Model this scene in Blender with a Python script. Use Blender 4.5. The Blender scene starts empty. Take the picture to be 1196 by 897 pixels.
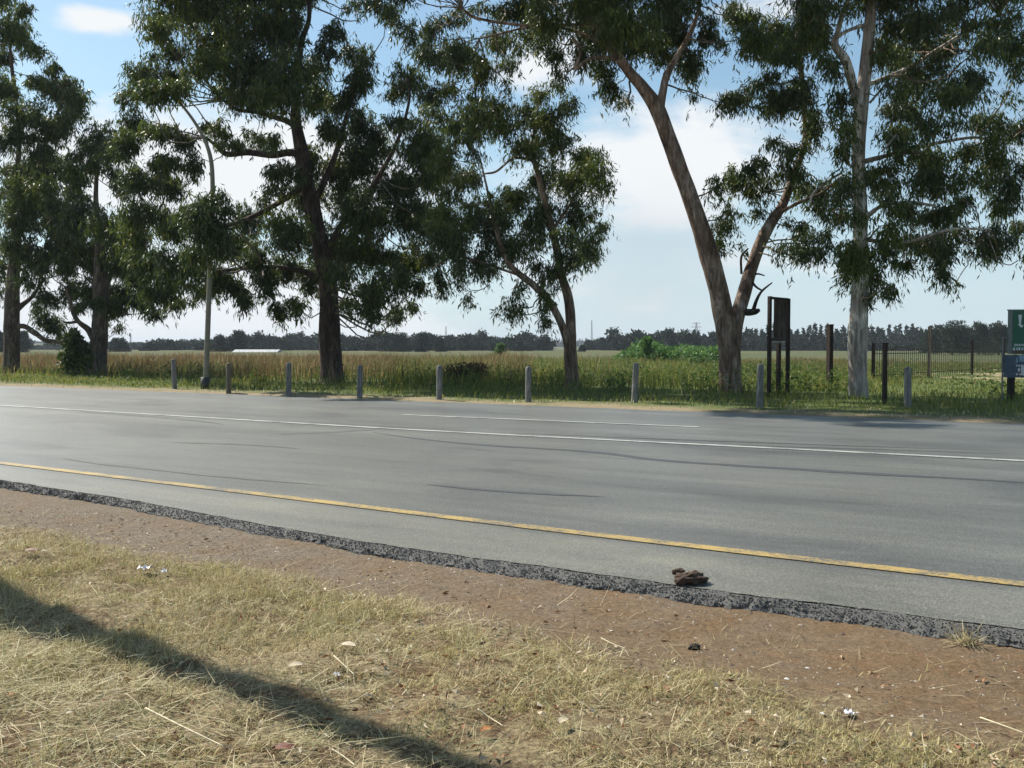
import bpy, math, random
import numpy as np

# ---------------------------------------------------------------- camera, sky, sun, exposure
C = bpy.context.scene
COL = C.collection
R = math.radians
rng = np.random.default_rng(11)
random.seed(11)

FPX, CX, CY, HOR, CAMH = 1150.0, 598.0, 448.5, 408.0, 1.6
PITCH = math.atan((CY - HOR) / FPX)
SUN_EL = R(46)
HAZE = 0.00016
SUN_DIR2 = (-0.785, 0.620)                      # horizontal direction towards the sun
cam_d = bpy.data.cameras.new('camera')
cam = bpy.data.objects.new('camera', cam_d); COL.objects.link(cam)
cam.location = (0, 0, CAMH); cam.rotation_euler = (R(90) - PITCH, 0, 0)
cam_d.sensor_width = 36; cam_d.lens = 36 * FPX / 1196
cam_d.clip_start = 0.1; cam_d.clip_end = 12000
C.camera = cam
C.view_settings.view_transform = 'Standard'
C.view_settings.look = 'None'
C.view_settings.exposure = 0.72
C.view_settings.gamma = 1
C.view_settings.use_curve_mapping = False

sun_d = bpy.data.lights.new('sun', 'SUN'); sun = bpy.data.objects.new('sun', sun_d); COL.objects.link(sun)
sun_d.energy = 5.0; sun_d.angle = R(0.5); sun_d.color = (1.0, 0.95, 0.86)
az = math.atan2(SUN_DIR2[0], SUN_DIR2[1])
sun.rotation_euler = (R(90) - SUN_EL, 0, math.pi - az)   # light travels along local -Z
sun.location = (-30, 20, 40)

w = bpy.data.worlds.new('World'); C.world = w; w.use_nodes = True
nt = w.node_tree; N = nt.nodes; Lk = nt.links
bg = N['Background']
sky = N.new('ShaderNodeTexSky'); sky.sky_type = 'NISHITA'; sky.sun_disc = False
sky.sun_elevation = SUN_EL; sky.sun_rotation = az
sky.altitude = 0; sky.air_density = 1.0; sky.dust_density = 1.0; sky.ozone_density = 1.5


def mnode(tree, op, a, b=None, c=None, clamp=False):
    n = tree.nodes.new('ShaderNodeMath'); n.operation = op; n.use_clamp = clamp
    for i, v in enumerate((a, b, c)):
        if v is None: continue
        if isinstance(v, (int, float)): n.inputs[i].default_value = v
        else: tree.links.new(v, n.inputs[i])
    return n.outputs[0]


tc = N.new('ShaderNodeTexCoord'); sp = N.new('ShaderNodeSeparateXYZ'); Lk.new(tc.outputs['Generated'], sp.inputs[0])
az_s = mnode(nt, 'ARCTAN2', sp.outputs[0], sp.outputs[1])
el_s = mnode(nt, 'ARCSINE', sp.outputs[2])
cmb = N.new('ShaderNodeCombineXYZ'); Lk.new(mnode(nt, 'MULTIPLY', az_s, 5.0), cmb.inputs[0]); Lk.new(mnode(nt, 'MULTIPLY', el_s, 11.0), cmb.inputs[1])
cn = N.new('ShaderNodeTexNoise'); cn.inputs['Scale'].default_value = 1.6; cn.inputs['Detail'].default_value = 9; cn.inputs['Roughness'].default_value = 0.55
cn.inputs['Distortion'].default_value = 0.3
Lk.new(cmb.outputs[0], cn.inputs['Vector'])
blob_sum = None
# cloud banks of this afternoon: azimuth, elevation, widths (radians), strength
for (a, e, sa, se, k) in [(-0.395, 0.296, 0.060, 0.013, .66), (0.14, 0.18, 0.13, 0.065, .75), (0.27, 0.20, 0.09, 0.035, .62), (0.04, 0.29, 0.09, 0.05, .6),
                          (-0.30, 0.17, 0.25, 0.06, .8), (0.12, 0.08, 0.22, 0.05, .45), (-0.40, 0.03, 0.35, 0.07, .75),
                          (0.55, 0.17, 0.12, 0.04, .5), (0.25, 0.33, 0.10, 0.03, .5), (-0.02, 0.36, 0.06, 0.03, .5)]:
    da = mnode(nt, 'DIVIDE', mnode(nt, 'SUBTRACT', az_s, a), sa); de = mnode(nt, 'DIVIDE', mnode(nt, 'SUBTRACT', el_s, e), se)
    r2 = mnode(nt, 'ADD', mnode(nt, 'MULTIPLY', da, da), mnode(nt, 'MULTIPLY', de, de))
    g = mnode(nt, 'MULTIPLY', mnode(nt, 'EXPONENT', mnode(nt, 'MULTIPLY', r2, -0.7)), k)
    blob_sum = g if blob_sum is None else mnode(nt, 'MAXIMUM', blob_sum, g)
msk = mnode(nt, 'ADD', mnode(nt, 'MULTIPLY', cn.outputs['Fac'], 1.15), blob_sum)
mr = N.new('ShaderNodeMapRange'); mr.interpolation_type = 'SMOOTHSTEP'
mr.inputs['From Min'].default_value = 0.86; mr.inputs['From Max'].default_value = 1.22
Lk.new(msk, mr.inputs['Value'])
hz = N.new('ShaderNodeMapRange'); hz.interpolation_type = 'SMOOTHSTEP'      # pale air low over the fields
hz.inputs['From Min'].default_value = 0.30; hz.inputs['From Max'].default_value = -0.02
hz.inputs['To Min'].default_value = 0.05; hz.inputs['To Max'].default_value = 0.75
Lk.new(el_s, hz.inputs['Value'])
mx0 = N.new('ShaderNodeMix'); mx0.data_type = 'RGBA'
tint = N.new('ShaderNodeMix'); tint.data_type = 'RGBA'; tint.blend_type = 'MULTIPLY'; tint.inputs['Factor'].default_value = 1; tint.inputs['B'].default_value = (1.08, 1.26, 1.22, 1)
Lk.new(sky.outputs[0], tint.inputs['A'])
Lk.new(hz.outputs[0], mx0.inputs['Factor']); Lk.new(tint.outputs['Result'], mx0.inputs['A']); mx0.inputs['B'].default_value = (5.9, 7.2, 8.3, 1)
mx1 = N.new('ShaderNodeMix'); mx1.data_type = 'RGBA'
Lk.new(mr.outputs[0], mx1.inputs['Factor']); Lk.new(mx0.outputs['Result'], mx1.inputs['A']); mx1.inputs['B'].default_value = (8.3, 8.6, 8.8, 1)
# a thin grey smoke bank low over the fields right of the middle
da = mnode(nt, 'DIVIDE', mnode(nt, 'SUBTRACT', az_s, 0.135), 0.075); de = mnode(nt, 'DIVIDE', mnode(nt, 'SUBTRACT', el_s, 0.085), 0.045)
r2 = mnode(nt, 'ADD', mnode(nt, 'MULTIPLY', da, da), mnode(nt, 'MULTIPLY', de, de))
smk = mnode(nt, 'MULTIPLY', mnode(nt, 'EXPONENT', mnode(nt, 'MULTIPLY', r2, -0.8)), mnode(nt, 'MULTIPLY', cn.outputs['Fac'], 1.1), clamp=True)
mx2 = N.new('ShaderNodeMix'); mx2.data_type = 'RGBA'; Lk.new(smk, mx2.inputs['Factor']); Lk.new(mx1.outputs['Result'], mx2.inputs['A']); mx2.inputs['B'].default_value = (5.4, 5.8, 6.2, 1)
Lk.new(mx2.outputs['Result'], bg.inputs['Color'])
bg.inputs['Strength'].default_value = 0.067
C.cycles.max_bounces = 6; C.cycles.diffuse_bounces = 3; C.cycles.transparent_max_bounces = 8
C.cycles.use_denoising = True


# ---------------------------------------------------------------- pixels to places
def ray(px, py):
    u, v = (px - CX) / FPX, (CY - py) / FPX
    return np.array([u, math.cos(PITCH) + v * math.sin(PITCH), -math.sin(PITCH) + v * math.cos(PITCH)])


def at(px, py, z=0.0):
    d = ray(px, py); t = (z - CAMH) / d[2]
    return np.array([d[0] * t, d[1] * t, z])


def dep(px, py, Y):
    d = ray(px, py); t = Y / d[1]
    return np.array([d[0] * t, Y, CAMH + d[2] * t])


ES = np.array([0.8306, -0.5568]); ET = np.array([0.5568, 0.8306])


def st(p): return np.array([p[0] * ES[0] + p[1] * ES[1], p[0] * ET[0] + p[1] * ET[1]])
def xy(s, t): return s * ES[0] + t * ET[0], s * ES[1] + t * ET[1]


# ---------------------------------------------------------------- noise for shapes
_tab = rng.random((256, 256))


def vnoise(x, y):
    x = np.asarray(x, float); y = np.asarray(y, float)
    xi = np.floor(x).astype(int); yi = np.floor(y).astype(int); fx = x - xi; fy = y - yi
    fx = fx * fx * (3 - 2 * fx); fy = fy * fy * (3 - 2 * fy)
    g = lambda a, b: _tab[a % 256, b % 256]
    return (g(xi, yi) * (1 - fx) + g(xi + 1, yi) * fx) * (1 - fy) + (g(xi, yi + 1) * (1 - fx) + g(xi + 1, yi + 1) * fx) * fy


def fbm(x, y, o=4):
    r, a, tot = 0, 1.0, 0
    for i in range(o):
        r = r + a * vnoise(x * 2 ** i + 17.3 * i, y * 2 ** i + 5.1 * i); tot += a; a *= .5
    return r / tot


# ---------------------------------------------------------------- objects
def link(name, mesh, mat=None, parent=None):
    o = bpy.data.objects.new(name, mesh); COL.objects.link(o)
    if mat is not None: mesh.materials.append(mat)
    if parent is not None: o.parent = parent
    return o


def mesh_np(name, V, F, smooth=False):
    """V (n,3); F list of arrays each (m,k)"""
    me = bpy.data.meshes.new(name)
    V = np.ascontiguousarray(V, np.float32)
    if not isinstance(F, (list, tuple)): F = [F]
    F = [np.asarray(f, np.int32) for f in F if len(f)]
    loops = np.concatenate([f.ravel() for f in F]); tot = np.concatenate([np.full(len(f), f.shape[1], np.int32) for f in F])
    start = np.concatenate([[0], np.cumsum(tot)[:-1]]).astype(np.int32)
    me.vertices.add(len(V)); me.vertices.foreach_set('co', V.ravel())
    me.loops.add(len(loops)); me.loops.foreach_set('vertex_index', loops)
    me.polygons.add(len(tot)); me.polygons.foreach_set('loop_start', start)
    me.polygons.foreach_set('use_smooth', np.full(len(tot), smooth, bool))
    me.update(calc_edges=True); me.validate()
    return me


class MB:
    def __init__(s): s.V = []; s.F4 = []; s.F3 = []; s.n = 0

    def add(s, V, F4=None, F3=None):
        V = np.asarray(V, float); s.V.append(V)
        if F4 is not None and len(F4): s.F4.append(np.asarray(F4) + s.n)
        if F3 is not None and len(F3): s.F3.append(np.asarray(F3) + s.n)
        s.n += len(V)

    def tube(s, P, rad, sides=8, rough=0.0, cap=True, seed=0):
        P = np.asarray(P, float); n = len(P); rad = np.asarray(rad, float)
        T = np.gradient(P, axis=0); T /= np.linalg.norm(T, axis=1)[:, None] + 1e-9
        ref = np.array([0.3, 1.0, 0.05]) if abs(T[0][1]) < .9 else np.array([1., 0, 0])
        A = np.cross(T, ref); A /= np.linalg.norm(A, axis=1)[:, None] + 1e-9; B = np.cross(T, A)
        th = np.linspace(0, 2 * math.pi, sides, endpoint=False)
        rr = rad[:, None] * np.ones(sides)[None]
        if rough:
            ln = np.concatenate([[0], np.cumsum(np.linalg.norm(np.diff(P, axis=0), axis=1))])
            nz = fbm(np.cos(th)[None] * 1.3 + seed * 7 + 50, ln[:, None] * .9 + np.sin(th)[None] * 1.3 + seed * 3 + 50, 4) - .5
            rr = rr * (1 + rough * 2 * nz)
        V = P[:, None] + rr[..., None] * (np.cos(th)[None, :, None] * A[:, None] + np.sin(th)[None, :, None] * B[:, None])
        i = np.arange(n - 1)[:, None]; j = np.arange(sides)[None]; jn = (j + 1) % sides
        F = np.stack([i * sides + j, i * sides + jn, (i + 1) * sides + jn, (i + 1) * sides + j], -1).reshape(-1, 4)
        V = V.reshape(-1, 3); F3 = []
        if cap:
            V = np.vstack([V, P[0], P[-1]]); a, b = n * sides, n * sides + 1
            F3 = [[a, (k + 1) % sides, k] for k in range(sides)] + [[b, (n - 1) * sides + k, (n - 1) * sides + (k + 1) % sides] for k in range(sides)]
        s.add(V, F, F3)

    def box(s, c, size, rz=0.0, rx=0.0):
        c = np.asarray(c, float); h = np.asarray(size, float) / 2
        V = np.array([[x, y, z] for x in (-1, 1) for y in (-1, 1) for z in (-1, 1)], float) * h
        if rx: V = V @ np.array([[1, 0, 0], [0, math.cos(rx), math.sin(rx)], [0, -math.sin(rx), math.cos(rx)]])
        if rz: V = V @ np.array([[math.cos(rz), math.sin(rz), 0], [-math.sin(rz), math.cos(rz), 0], [0, 0, 1]])
        s.add(V + c, [[0, 1, 3, 2], [4, 6, 7, 5], [0, 4, 5, 1], [2, 3, 7, 6], [0, 2, 6, 4], [1, 5, 7, 3]])

    def bar(s, a, b, r, sides=6): s.tube([a, b], [r, r], sides)

    def build(s, name, mat, parent=None, smooth=False):
        F = []
        if s.F4: F.append(np.concatenate(s.F4))
        if s.F3: F.append(np.concatenate(s.F3))
        me = mesh_np(name, np.concatenate(s.V), F, smooth)
        return link(name, me, mat, parent)


def tag(o, label=None, cat=None, group=None, kind=None):
    if label: o['label'] = label
    if cat: o['category'] = cat
    if group: o['group'] = group
    if kind: o['kind'] = kind
    return o


def empty(name, loc, label, cat, group=None, rz=0):
    o = bpy.data.objects.new(name, None); COL.objects.link(o); o.location = [float(v) for v in loc]; o.rotation_euler = (0, 0, rz)
    o.empty_display_size = .2
    return tag(o, label, cat, group)


def rel(P, loc): return np.asarray(P, float) - np.asarray(loc, float)


# ---------------------------------------------------------------- materials
def ramp(tree, fac, stops):
    n = tree.nodes.new('ShaderNodeValToRGB'); e = n.color_ramp.elements
    while len(e) < len(stops): e.new(0.5)
    for k, (p, c) in enumerate(stops): e[k].position = p; e[k].color = (*c, 1)
    tree.links.new(fac, n.inputs[0]); return n.outputs[0]


def noise(tree, vec, scale, detail=4, rough=.55, dist=0, out='Fac'):
    n = tree.nodes.new('ShaderNodeTexNoise'); n.inputs['Scale'].default_value = scale; n.inputs['Detail'].default_value = detail
    n.inputs['Roughness'].default_value = rough; n.inputs['Distortion'].default_value = dist
    if vec is not None: tree.links.new(vec, n.inputs['Vector'])
    return n.outputs[out]


def mixc(tree, fac, a, b, mode='MIX'):
    n = tree.nodes.new('ShaderNodeMix'); n.data_type = 'RGBA'; n.blend_type = mode
    for k, v in (('Factor', fac), ('A', a), ('B', b)):
        if isinstance(v, (int, float)): n.inputs[k].default_value = v
        elif isinstance(v, tuple): n.inputs[k].default_value = (*v, 1)
        else: tree.links.new(v, n.inputs[k])
    return n.outputs['Result']


def newmat(name, rough=.8, spec=.3):
    m = bpy.data.materials.new(name); m.use_nodes = True; t = m.node_tree; b = t.nodes['Principled BSDF']
    b.inputs['Roughness'].default_value = rough; b.inputs['Specular IOR Level'].default_value = spec
    return m, t, b


def pos(tree): return tree.nodes.new('ShaderNodeNewGeometry').outputs['Position']


def scaled(tree, vec, sc):
    n = tree.nodes.new('ShaderNodeMapping'); n.inputs['Scale'].default_value = sc; tree.links.new(vec, n.inputs['Vector']); return n.outputs[0]


def bump(tree, b, h, strength, dist):
    n = tree.nodes.new('ShaderNodeBump'); n.inputs['Strength'].default_value = strength; n.inputs['Distance'].default_value = dist
    tree.links.new(h, n.inputs['Height']); tree.links.new(n.outputs[0], b.inputs['Normal'])


def island(tree): return tree.nodes.new('ShaderNodeNewGeometry').outputs['Random Per Island']


def blade_mat(name, stops, patch=None, scale=.5, transl=.3, rough=.6, spec=.25):
    """leaves and blades: a random tint per blade, patches of other tint over the ground, light passing through"""
    m, t, b = newmat(name, rough, spec)
    c = ramp(t, island(t), stops)
    if patch:
        f = noise(t, pos(t), scale, 3)
        mr = t.nodes.new('ShaderNodeMapRange'); mr.inputs['From Min'].default_value = .40; mr.inputs['From Max'].default_value = .62; t.links.new(f, mr.inputs['Value'])
        c = mixc(t, mr.outputs[0], c, mixc(t, 1.0, c, patch, 'MULTIPLY'))
    t.links.new(c, b.inputs['Base Color'])
    if transl:
        tr = t.nodes.new('ShaderNodeBsdfTranslucent'); t.links.new(c, tr.inputs['Color'])
        ms = t.nodes.new('ShaderNodeMixShader'); ms.inputs[0].default_value = transl
        t.links.new(b.outputs[0], ms.inputs[1]); t.links.new(tr.outputs[0], ms.inputs[2]); t.links.new(ms.outputs[0], t.nodes['Material Output'].inputs[0])
    return m


def bark_mat(name, stops, zs=.25, sc=5.0, bstr=.6, rough=.85):
    m, t, b = newmat(name, rough, .2)
    p = t.nodes.new('ShaderNodeTexCoord').outputs['Object']
    v = scaled(t, p, (1, 1, zs))
    f = noise(t, v, sc, 8, .65, .6)
    c = ramp(t, f, stops)
    f2 = noise(t, scaled(t, p, (1, 1, .45)), 1.9, 5, .6, .8); pat = t.nodes.new('ShaderNodeMapRange'); pat.inputs['From Min'].default_value = .52; pat.inputs['From Max'].default_value = .60; t.links.new(f2, pat.inputs['Value'])
    c = mixc(t, mnode(t, 'MULTIPLY', pat.outputs[0], .75), c, mixc(t, 1.0, c, (1.75, 1.8, 1.85), 'MULTIPLY'))
    f3 = noise(t, scaled(t, p, (1, 1, .12)), sc * 4, 6, .75); c = mixc(t, .8, c, mixc(t, 1.0, c, ramp(t, f3, [(.38, (.35, .33, .32)), (.52, (1., 1., 1.)), (.66, (1.5, 1.5, 1.5))]), 'MULTIPLY'))
    t.links.new(c, b.inputs['Base Color'])
    h = noise(t, scaled(t, p, (1, 1, .3)), sc * 3.5, 6, .7)
    bump(t, b, h, bstr, .03)
    return m


def simple_mat(name, c1, c2, scale=6, rough=.7, spec=.3, bstr=0, metal=0, detail=6):
    m, t, b = newmat(name, rough, spec); b.inputs['Metallic'].default_value = metal
    p = t.nodes.new('ShaderNodeTexCoord').outputs['Object']
    f = noise(t, p, scale, detail, .65)
    t.links.new(ramp(t, f, [(.3, c1), (.7, c2)]), b.inputs['Base Color'])
    if bstr: bump(t, b, noise(t, p, scale * 5, 5, .7), bstr, .01)
    return m


M = {}
# asphalt: aggregate grain, worn wheel bands along the road, blotches
m, t, b = newmat('asphalt', .50, .55); M['asphalt'] = m
p = pos(t)
rot = t.nodes.new('ShaderNodeVectorRotate'); rot.rotation_type = 'Z_AXIS'; rot.inputs['Angle'].default_value = -math.atan2(ES[1], ES[0]); t.links.new(p, rot.inputs['Vector'])
rp = rot.outputs[0]
grain = noise(t, p, 60, 6, .85); blot = noise(t, scaled(t, rp, (.10, .55, 1)), 1.0, 5, .6); fine = noise(t, scaled(t, rp, (.5, 4.0, 1)), 1.2, 5, .6)
mid = noise(t, p, 14, 4, .7)
c = ramp(t, blot, [(.3, (.064, .068, .063)), (.7, (.116, .118, .109))])
c = mixc(t, .55, c, ramp(t, fine, [(.3, (.066, .070, .066)), (.7, (.112, .114, .106))]))
c = mixc(t, .75, c, mixc(t, 1.0, c, ramp(t, grain, [(.38, (.25, .25, .25)), (.5, (1., 1., 1.)), (.60, (2.6, 2.5, 2.3))]), 'MULTIPLY'))
c = mixc(t, .35, c, mixc(t, 1.0, c, ramp(t, mid, [(.35, (.6, .6, .6)), (.65, (1.45, 1.43, 1.38))]), 'MULTIPLY'))
bl2 = noise(t, scaled(t, rp, (.22, .45, 1)), 1.0, 6, .65, .6)
c = mixc(t, 1.0, c, ramp(t, bl2, [(.36, (.66, .67, .68)), (.46, (.95, .95, .95)), (.56, (1.03, 1.03, 1.02)), (.66, (1.24, 1.22, 1.17))]), 'MULTIPLY')
trk = noise(t, scaled(t, rp, (.012, 1.1, 1)), 1.0, 2, .5)
c = mixc(t, 1.0, c, ramp(t, trk, [(.36, (.90, .90, .91)), (.5, (1.0, 1.0, 1.0)), (.64, (1.08, 1.07, 1.05))]), 'MULTIPLY')
speck = noise(t, p, 38, 2, .5)
c = mixc(t, 1.0, c, ramp(t, speck, [(.30, (.62, .62, .62)), (.40, (1., 1., 1.)), (.64, (1., 1., 1.)), (.72, (1.7, 1.68, 1.6))]), 'MULTIPLY')
# dusty shoulder outside the yellow line (near edge)
sx = t.nodes.new('ShaderNodeSeparateXYZ'); t.links.new(rp, sx.inputs[0])
mr = t.nodes.new('ShaderNodeMapRange'); mr.inputs['From Min'].default_value = 7.35; mr.inputs['From Max'].default_value = 6.9
t.links.new(mnode(t, 'ADD', sx.outputs[1], mnode(t, 'MULTIPLY', mnode(t, 'SUBTRACT', mid, .5), .5)), mr.inputs['Value'])
c = mixc(t, mnode(t, 'MULTIPLY', mr.outputs[0], .7), c, mixc(t, 1.0, c, (1.38, 1.32, 1.20), 'MULTIPLY'))
t.links.new(c, b.inputs['Base Color'])
bump(t, b, mnode(t, 'ADD', grain, mnode(t, 'MULTIPLY', mid, .4)), .35, .006)

M['asphalt_edge'] = simple_mat('asphalt_edge', (.085, .083, .078), (.145, .141, .132), 60, .8, .3, .6)
M['tar'] = simple_mat('tar', (.040, .043, .046), (.068, .072, .074), 8, .6, .4)
M['tyre_mark'] = simple_mat('tyre_mark', (.056, .061, .061), (.092, .098, .095), 3, .7, .4)


def paint_mat(name, col, under=(.09, .092, .088), wear=.47):
    m, t, b = newmat(name, .6, .4); p = pos(t)
    f = noise(t, p, 30, 6, .75); f2 = noise(t, p, 2.2, 4, .6)
    f = mnode(t, 'ADD', mnode(t, 'MULTIPLY', f, .6), mnode(t, 'MULTIPLY', f2, .4))
    t.links.new(ramp(t, f, [(wear - .07, under), (wear + .06, col)]), b.inputs['Base Color'])
    return m


M['yellow_paint'] = paint_mat('yellow_paint', (.36, .255, .085), wear=.48)
M['white_paint'] = paint_mat('white_paint', (.38, .39, .36), wear=.46)

# verge soil: red-brown earth, gravelly grey close to the road, straw thatch under the grass
m, t, b = newmat('soil', .95, .1); M['soil'] = m
p = pos(t)
rot = t.nodes.new('ShaderNodeVectorRotate'); rot.rotation_type = 'Z_AXIS'; rot.inputs['Angle'].default_value = -math.atan2(ES[1], ES[0]); t.links.new(p, rot.inputs['Vector'])
sx = t.nodes.new('ShaderNodeSeparateXYZ'); t.links.new(rot.outputs[0], sx.inputs[0])
n1 = noise(t, p, 2.2, 6, .65); n2 = noise(t, p, 34, 8, .85); n3 = noise(t, p, 9, 5, .7)
red = mixc(t, mnode(t, 'MULTIPLY', n3, 1.0), (.108, .068, .037), (.215, .145, .083))
grey = mixc(t, n2, (.095, .076, .056), (.235, .195, .148))
f = t.nodes.new('ShaderNodeMapRange'); f.inputs['From Min'].default_value = -1.0; f.inputs['From Max'].default_value = -7.0; t.links.new(sx.outputs[0], f.inputs['Value'])
g = mnode(t, 'ADD', mnode(t, 'MULTIPLY', f.outputs[0], .7), mnode(t, 'MULTIPLY', mnode(t, 'SUBTRACT', n1, .42), 2.0), clamp=True)
dirt = mixc(t, g, red, grey)
thatch = mixc(t, ramp(t, noise(t, p, 5, 5, .7), [(.45, (0, 0, 0)), (.6, (1, 1, 1))]), ramp(t, n2, [(.3, (.08, .065, .036)), (.7, (.38, .31, .185))]), ramp(t, n2, [(.3, (.06, .036, .02)), (.7, (.22, .15, .09))]))
f = t.nodes.new('ShaderNodeMapRange'); f.inputs['From Min'].default_value = 4.75; f.inputs['From Max'].default_value = 4.3
t.links.new(mnode(t, 'ADD', mnode(t, 'ADD', sx.outputs[1], mnode(t, 'MULTIPLY', mnode(t, 'ADD', sx.outputs[0], 1.0), .065)), mnode(t, 'MULTIPLY', mnode(t, 'SUBTRACT', n1, .5), 1.6)), f.inputs['Value'])
c = mixc(t, f.outputs[0], dirt, thatch)
c = mixc(t, .6, c, mixc(t, 1.0, c, ramp(t, n2, [(.35, (.35, .35, .35)), (.62, (1.75, 1.72, 1.68))]), 'MULTIPLY'))
t.links.new(c, b.inputs['Base Color'])
bump(t, b, mnode(t, 'ADD', n2, mnode(t, 'MULTIPLY', n3, 1.5)), .8, .02)

# field: sandy strip by the far road edge, then rough grass land in patches, ploughed and green beyond
m, t, b = newmat('field', .95, .1); M['field'] = m
p = pos(t)
rot = t.nodes.new('ShaderNodeVectorRotate'); rot.rotation_type = 'Z_AXIS'; rot.inputs['Angle'].default_value = -math.atan2(ES[1], ES[0]); t.links.new(p, rot.inputs['Vector'])
sx = t.nodes.new('ShaderNodeSeparateXYZ'); t.links.new(rot.outputs[0], sx.inputs[0]); wx = t.nodes.new('ShaderNodeSeparateXYZ'); t.links.new(p, wx.inputs[0])
n1 = noise(t, p, .12, 5, .6); n2 = noise(t, p, 6, 5, .7); n3 = noise(t, scaled(t, p, (.012, .03, 1)), 1.0, 5, .6); n4 = noise(t, p, .9, 5, .65)
sand = mixc(t, n2, (.16, .125, .075), (.31, .255, .165))
gr = ramp(t, n4, [(.3, (.055, .085, .025)), (.5, (.085, .11, .035)), (.72, (.16, .15, .06))])
far = ramp(t, n3, [(.34, (.060, .080, .028)), (.45, (.10, .095, .042)), (.54, (.050, .075, .028)), (.64, (.12, .10, .055))])
f = t.nodes.new('ShaderNodeMapRange'); f.inputs['From Min'].default_value = 24.3; f.inputs['From Max'].default_value = 25.6
t.links.new(mnode(t, 'ADD', sx.outputs[1], mnode(t, 'MULTIPLY', mnode(t, 'SUBTRACT', n4, .42), 6.0)), f.inputs['Value'])
c = mixc(t, f.outputs[0], sand, gr)
f = t.nodes.new('ShaderNodeMapRange'); f.inputs['From Min'].default_value = 60; f.inputs['From Max'].default_value = 110; t.links.new(wx.outputs[1], f.inputs['Value'])
c = mixc(t, f.outputs[0], c, far)
t.links.new(c, b.inputs['Base Color'])
bump(t, b, n2, .5, .05)

M['leaf_dark'] = blade_mat('gum_leaf', [(0, (.023, .043, .012)), (.5, (.046, .072, .020)), (.85, (.080, .106, .031)), (1, (.14, .14, .055))], (1.8, 1.65, .85), .42, .34, .42, .4)
M['leaf_mid'] = blade_mat('gum_leaf_lighter', [(0, (.036, .060, .018)), (.5, (.068, .098, .030)), (.85, (.10, .135, .045)), (1, (.17, .17, .075))], (1.7, 1.55, .85), .5, .38, .40, .4)
M['leaf_far'] = blade_mat('far_leaf', [(0, (.014, .026, .018)), (.6, (.024, .042, .024)), (1, (.042, .062, .032))], None, .1, .1, .7, .1)
M['leaf_shrub'] = blade_mat('shrub_leaf', [(0, (.06, .13, .03)), (.6, (.10, .20, .045)), (1, (.15, .25, .07))], None, .1, .35, .5, .3)
M['bark_brown'] = bark_mat('bark_brown', [(.28, (.040, .031, .025)), (.5, (.10, .075, .057)), (.72, (.20, .155, .12))])
M['bark_dark'] = bark_mat('bark_dark', [(.28, (.024, .018, .015)), (.5, (.066, .046, .036)), (.74, (.14, .10, .08))], bstr=.9)
M['bark_pale'] = bark_mat('bark_pale', [(.26, (.13, .095, .075)), (.42, (.32, .265, .215)), (.7, (.54, .48, .41))], zs=.4, sc=2.2, bstr=.35)
M['bark_tan'] = bark_mat('bark_tan', [(.28, (.055, .036, .027)), (.46, (.16, .105, .075)), (.72, (.36, .285, .225))], zs=.3, sc=3, bstr=.5)
M['twig'] = bark_mat('twig_bark', [(.3, (.09, .07, .055)), (.7, (.26, .21, .16))], sc=4)
M['dead_wood'] = bark_mat('dead_wood', [(.3, (.16, .13, .11)), (.7, (.38, .34, .29))], sc=4)
M['black_wood'] = bark_mat('black_wood', [(.3, (.02, .015, .012)), (.7, (.05, .038, .03))], sc=4)
M['dry_blade'] = blade_mat('dry_blade', [(0, (.22, .165, .08)), (.3, (.48, .39, .21)), (.6, (.64, .54, .315)), (.86, (.33, .29, .145)), (1, (.76, .68, .46))], (.82, .86, .66), .9, .25, .7, .2)
M['straw'] = blade_mat('straw_blade', [(0, (.28, .235, .125)), (.5, (.48, .41, .235)), (.9, (.66, .59, .39)), (1, (.25, .15, .07))], None, 1, .2, .6, .3)
M['hay'] = blade_mat('hay_blade', [(0, (.24, .23, .115)), (.4, (.37, .34, .175)), (.75, (.52, .46, .27)), (1, (.66, .59, .39))], (.8, .88, .75), 1.0, .3, .6, .25)
M['dry_green'] = blade_mat('dry_green_blade', [(0, (.12, .13, .05)), (.5, (.22, .215, .10)), (1, (.40, .355, .20))], (1.25, 1.05, .95), 1.0, .3, .65, .2)
M['fresh_blade'] = blade_mat('fresh_blade', [(0, (.06, .10, .025)), (.5, (.12, .17, .04)), (.85, (.19, .22, .06)), (1, (.32, .29, .12))], (1.5, 1.2, .8), .3, .35, .6, .2)
M['tan_blade'] = blade_mat('tan_blade', [(0, (.13, .08, .045)), (.3, (.27, .175, .08)), (.6, (.38, .28, .14)), (.8, (.20, .18, .075)), (1, (.11, .13, .045))], (.55, .52, .5), .33, .35, .7, .2)
M['weed_leaf'] = blade_mat('weed_leaf', [(0, (.045, .085, .02)), (.6, (.085, .14, .035)), (1, (.16, .19, .055))], (1.3, 1.2, .9), .4, .35, .6, .25)
M['dead_leaf'] = blade_mat('dead_leaf', [(0, (.12, .05, .025)), (.3, (.28, .12, .05)), (.6, (.40, .28, .16)), (1, (.62, .55, .42))], None, 1, .15, .6, .3)
M['pebble'] = simple_mat('pebble', (.09, .075, .06), (.28, .25, .21), 3, .8, .3)
m, t, b = newmat('gravel', .85, .2); t.links.new(ramp(t, island(t), [(0, (.05, .042, .036)), (.5, (.17, .13, .095)), (.85, (.30, .26, .21)), (1, (.55, .52, .47))]), b.inputs['Base Color']); M['gravel'] = m
M['post_grey'] = bark_mat('weathered_post', [(.3, (.13, .125, .115)), (.7, (.27, .26, .24))], zs=.15, sc=9, bstr=.4)
M['post_brown'] = bark_mat('brown_post', [(.3, (.11, .085, .06)), (.7, (.24, .195, .14))], zs=.15, sc=9, bstr=.4)
M['steel'] = simple_mat('galvanised_steel', (.16, .145, .105), (.25, .225, .165), 5, .6, .4)
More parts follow.
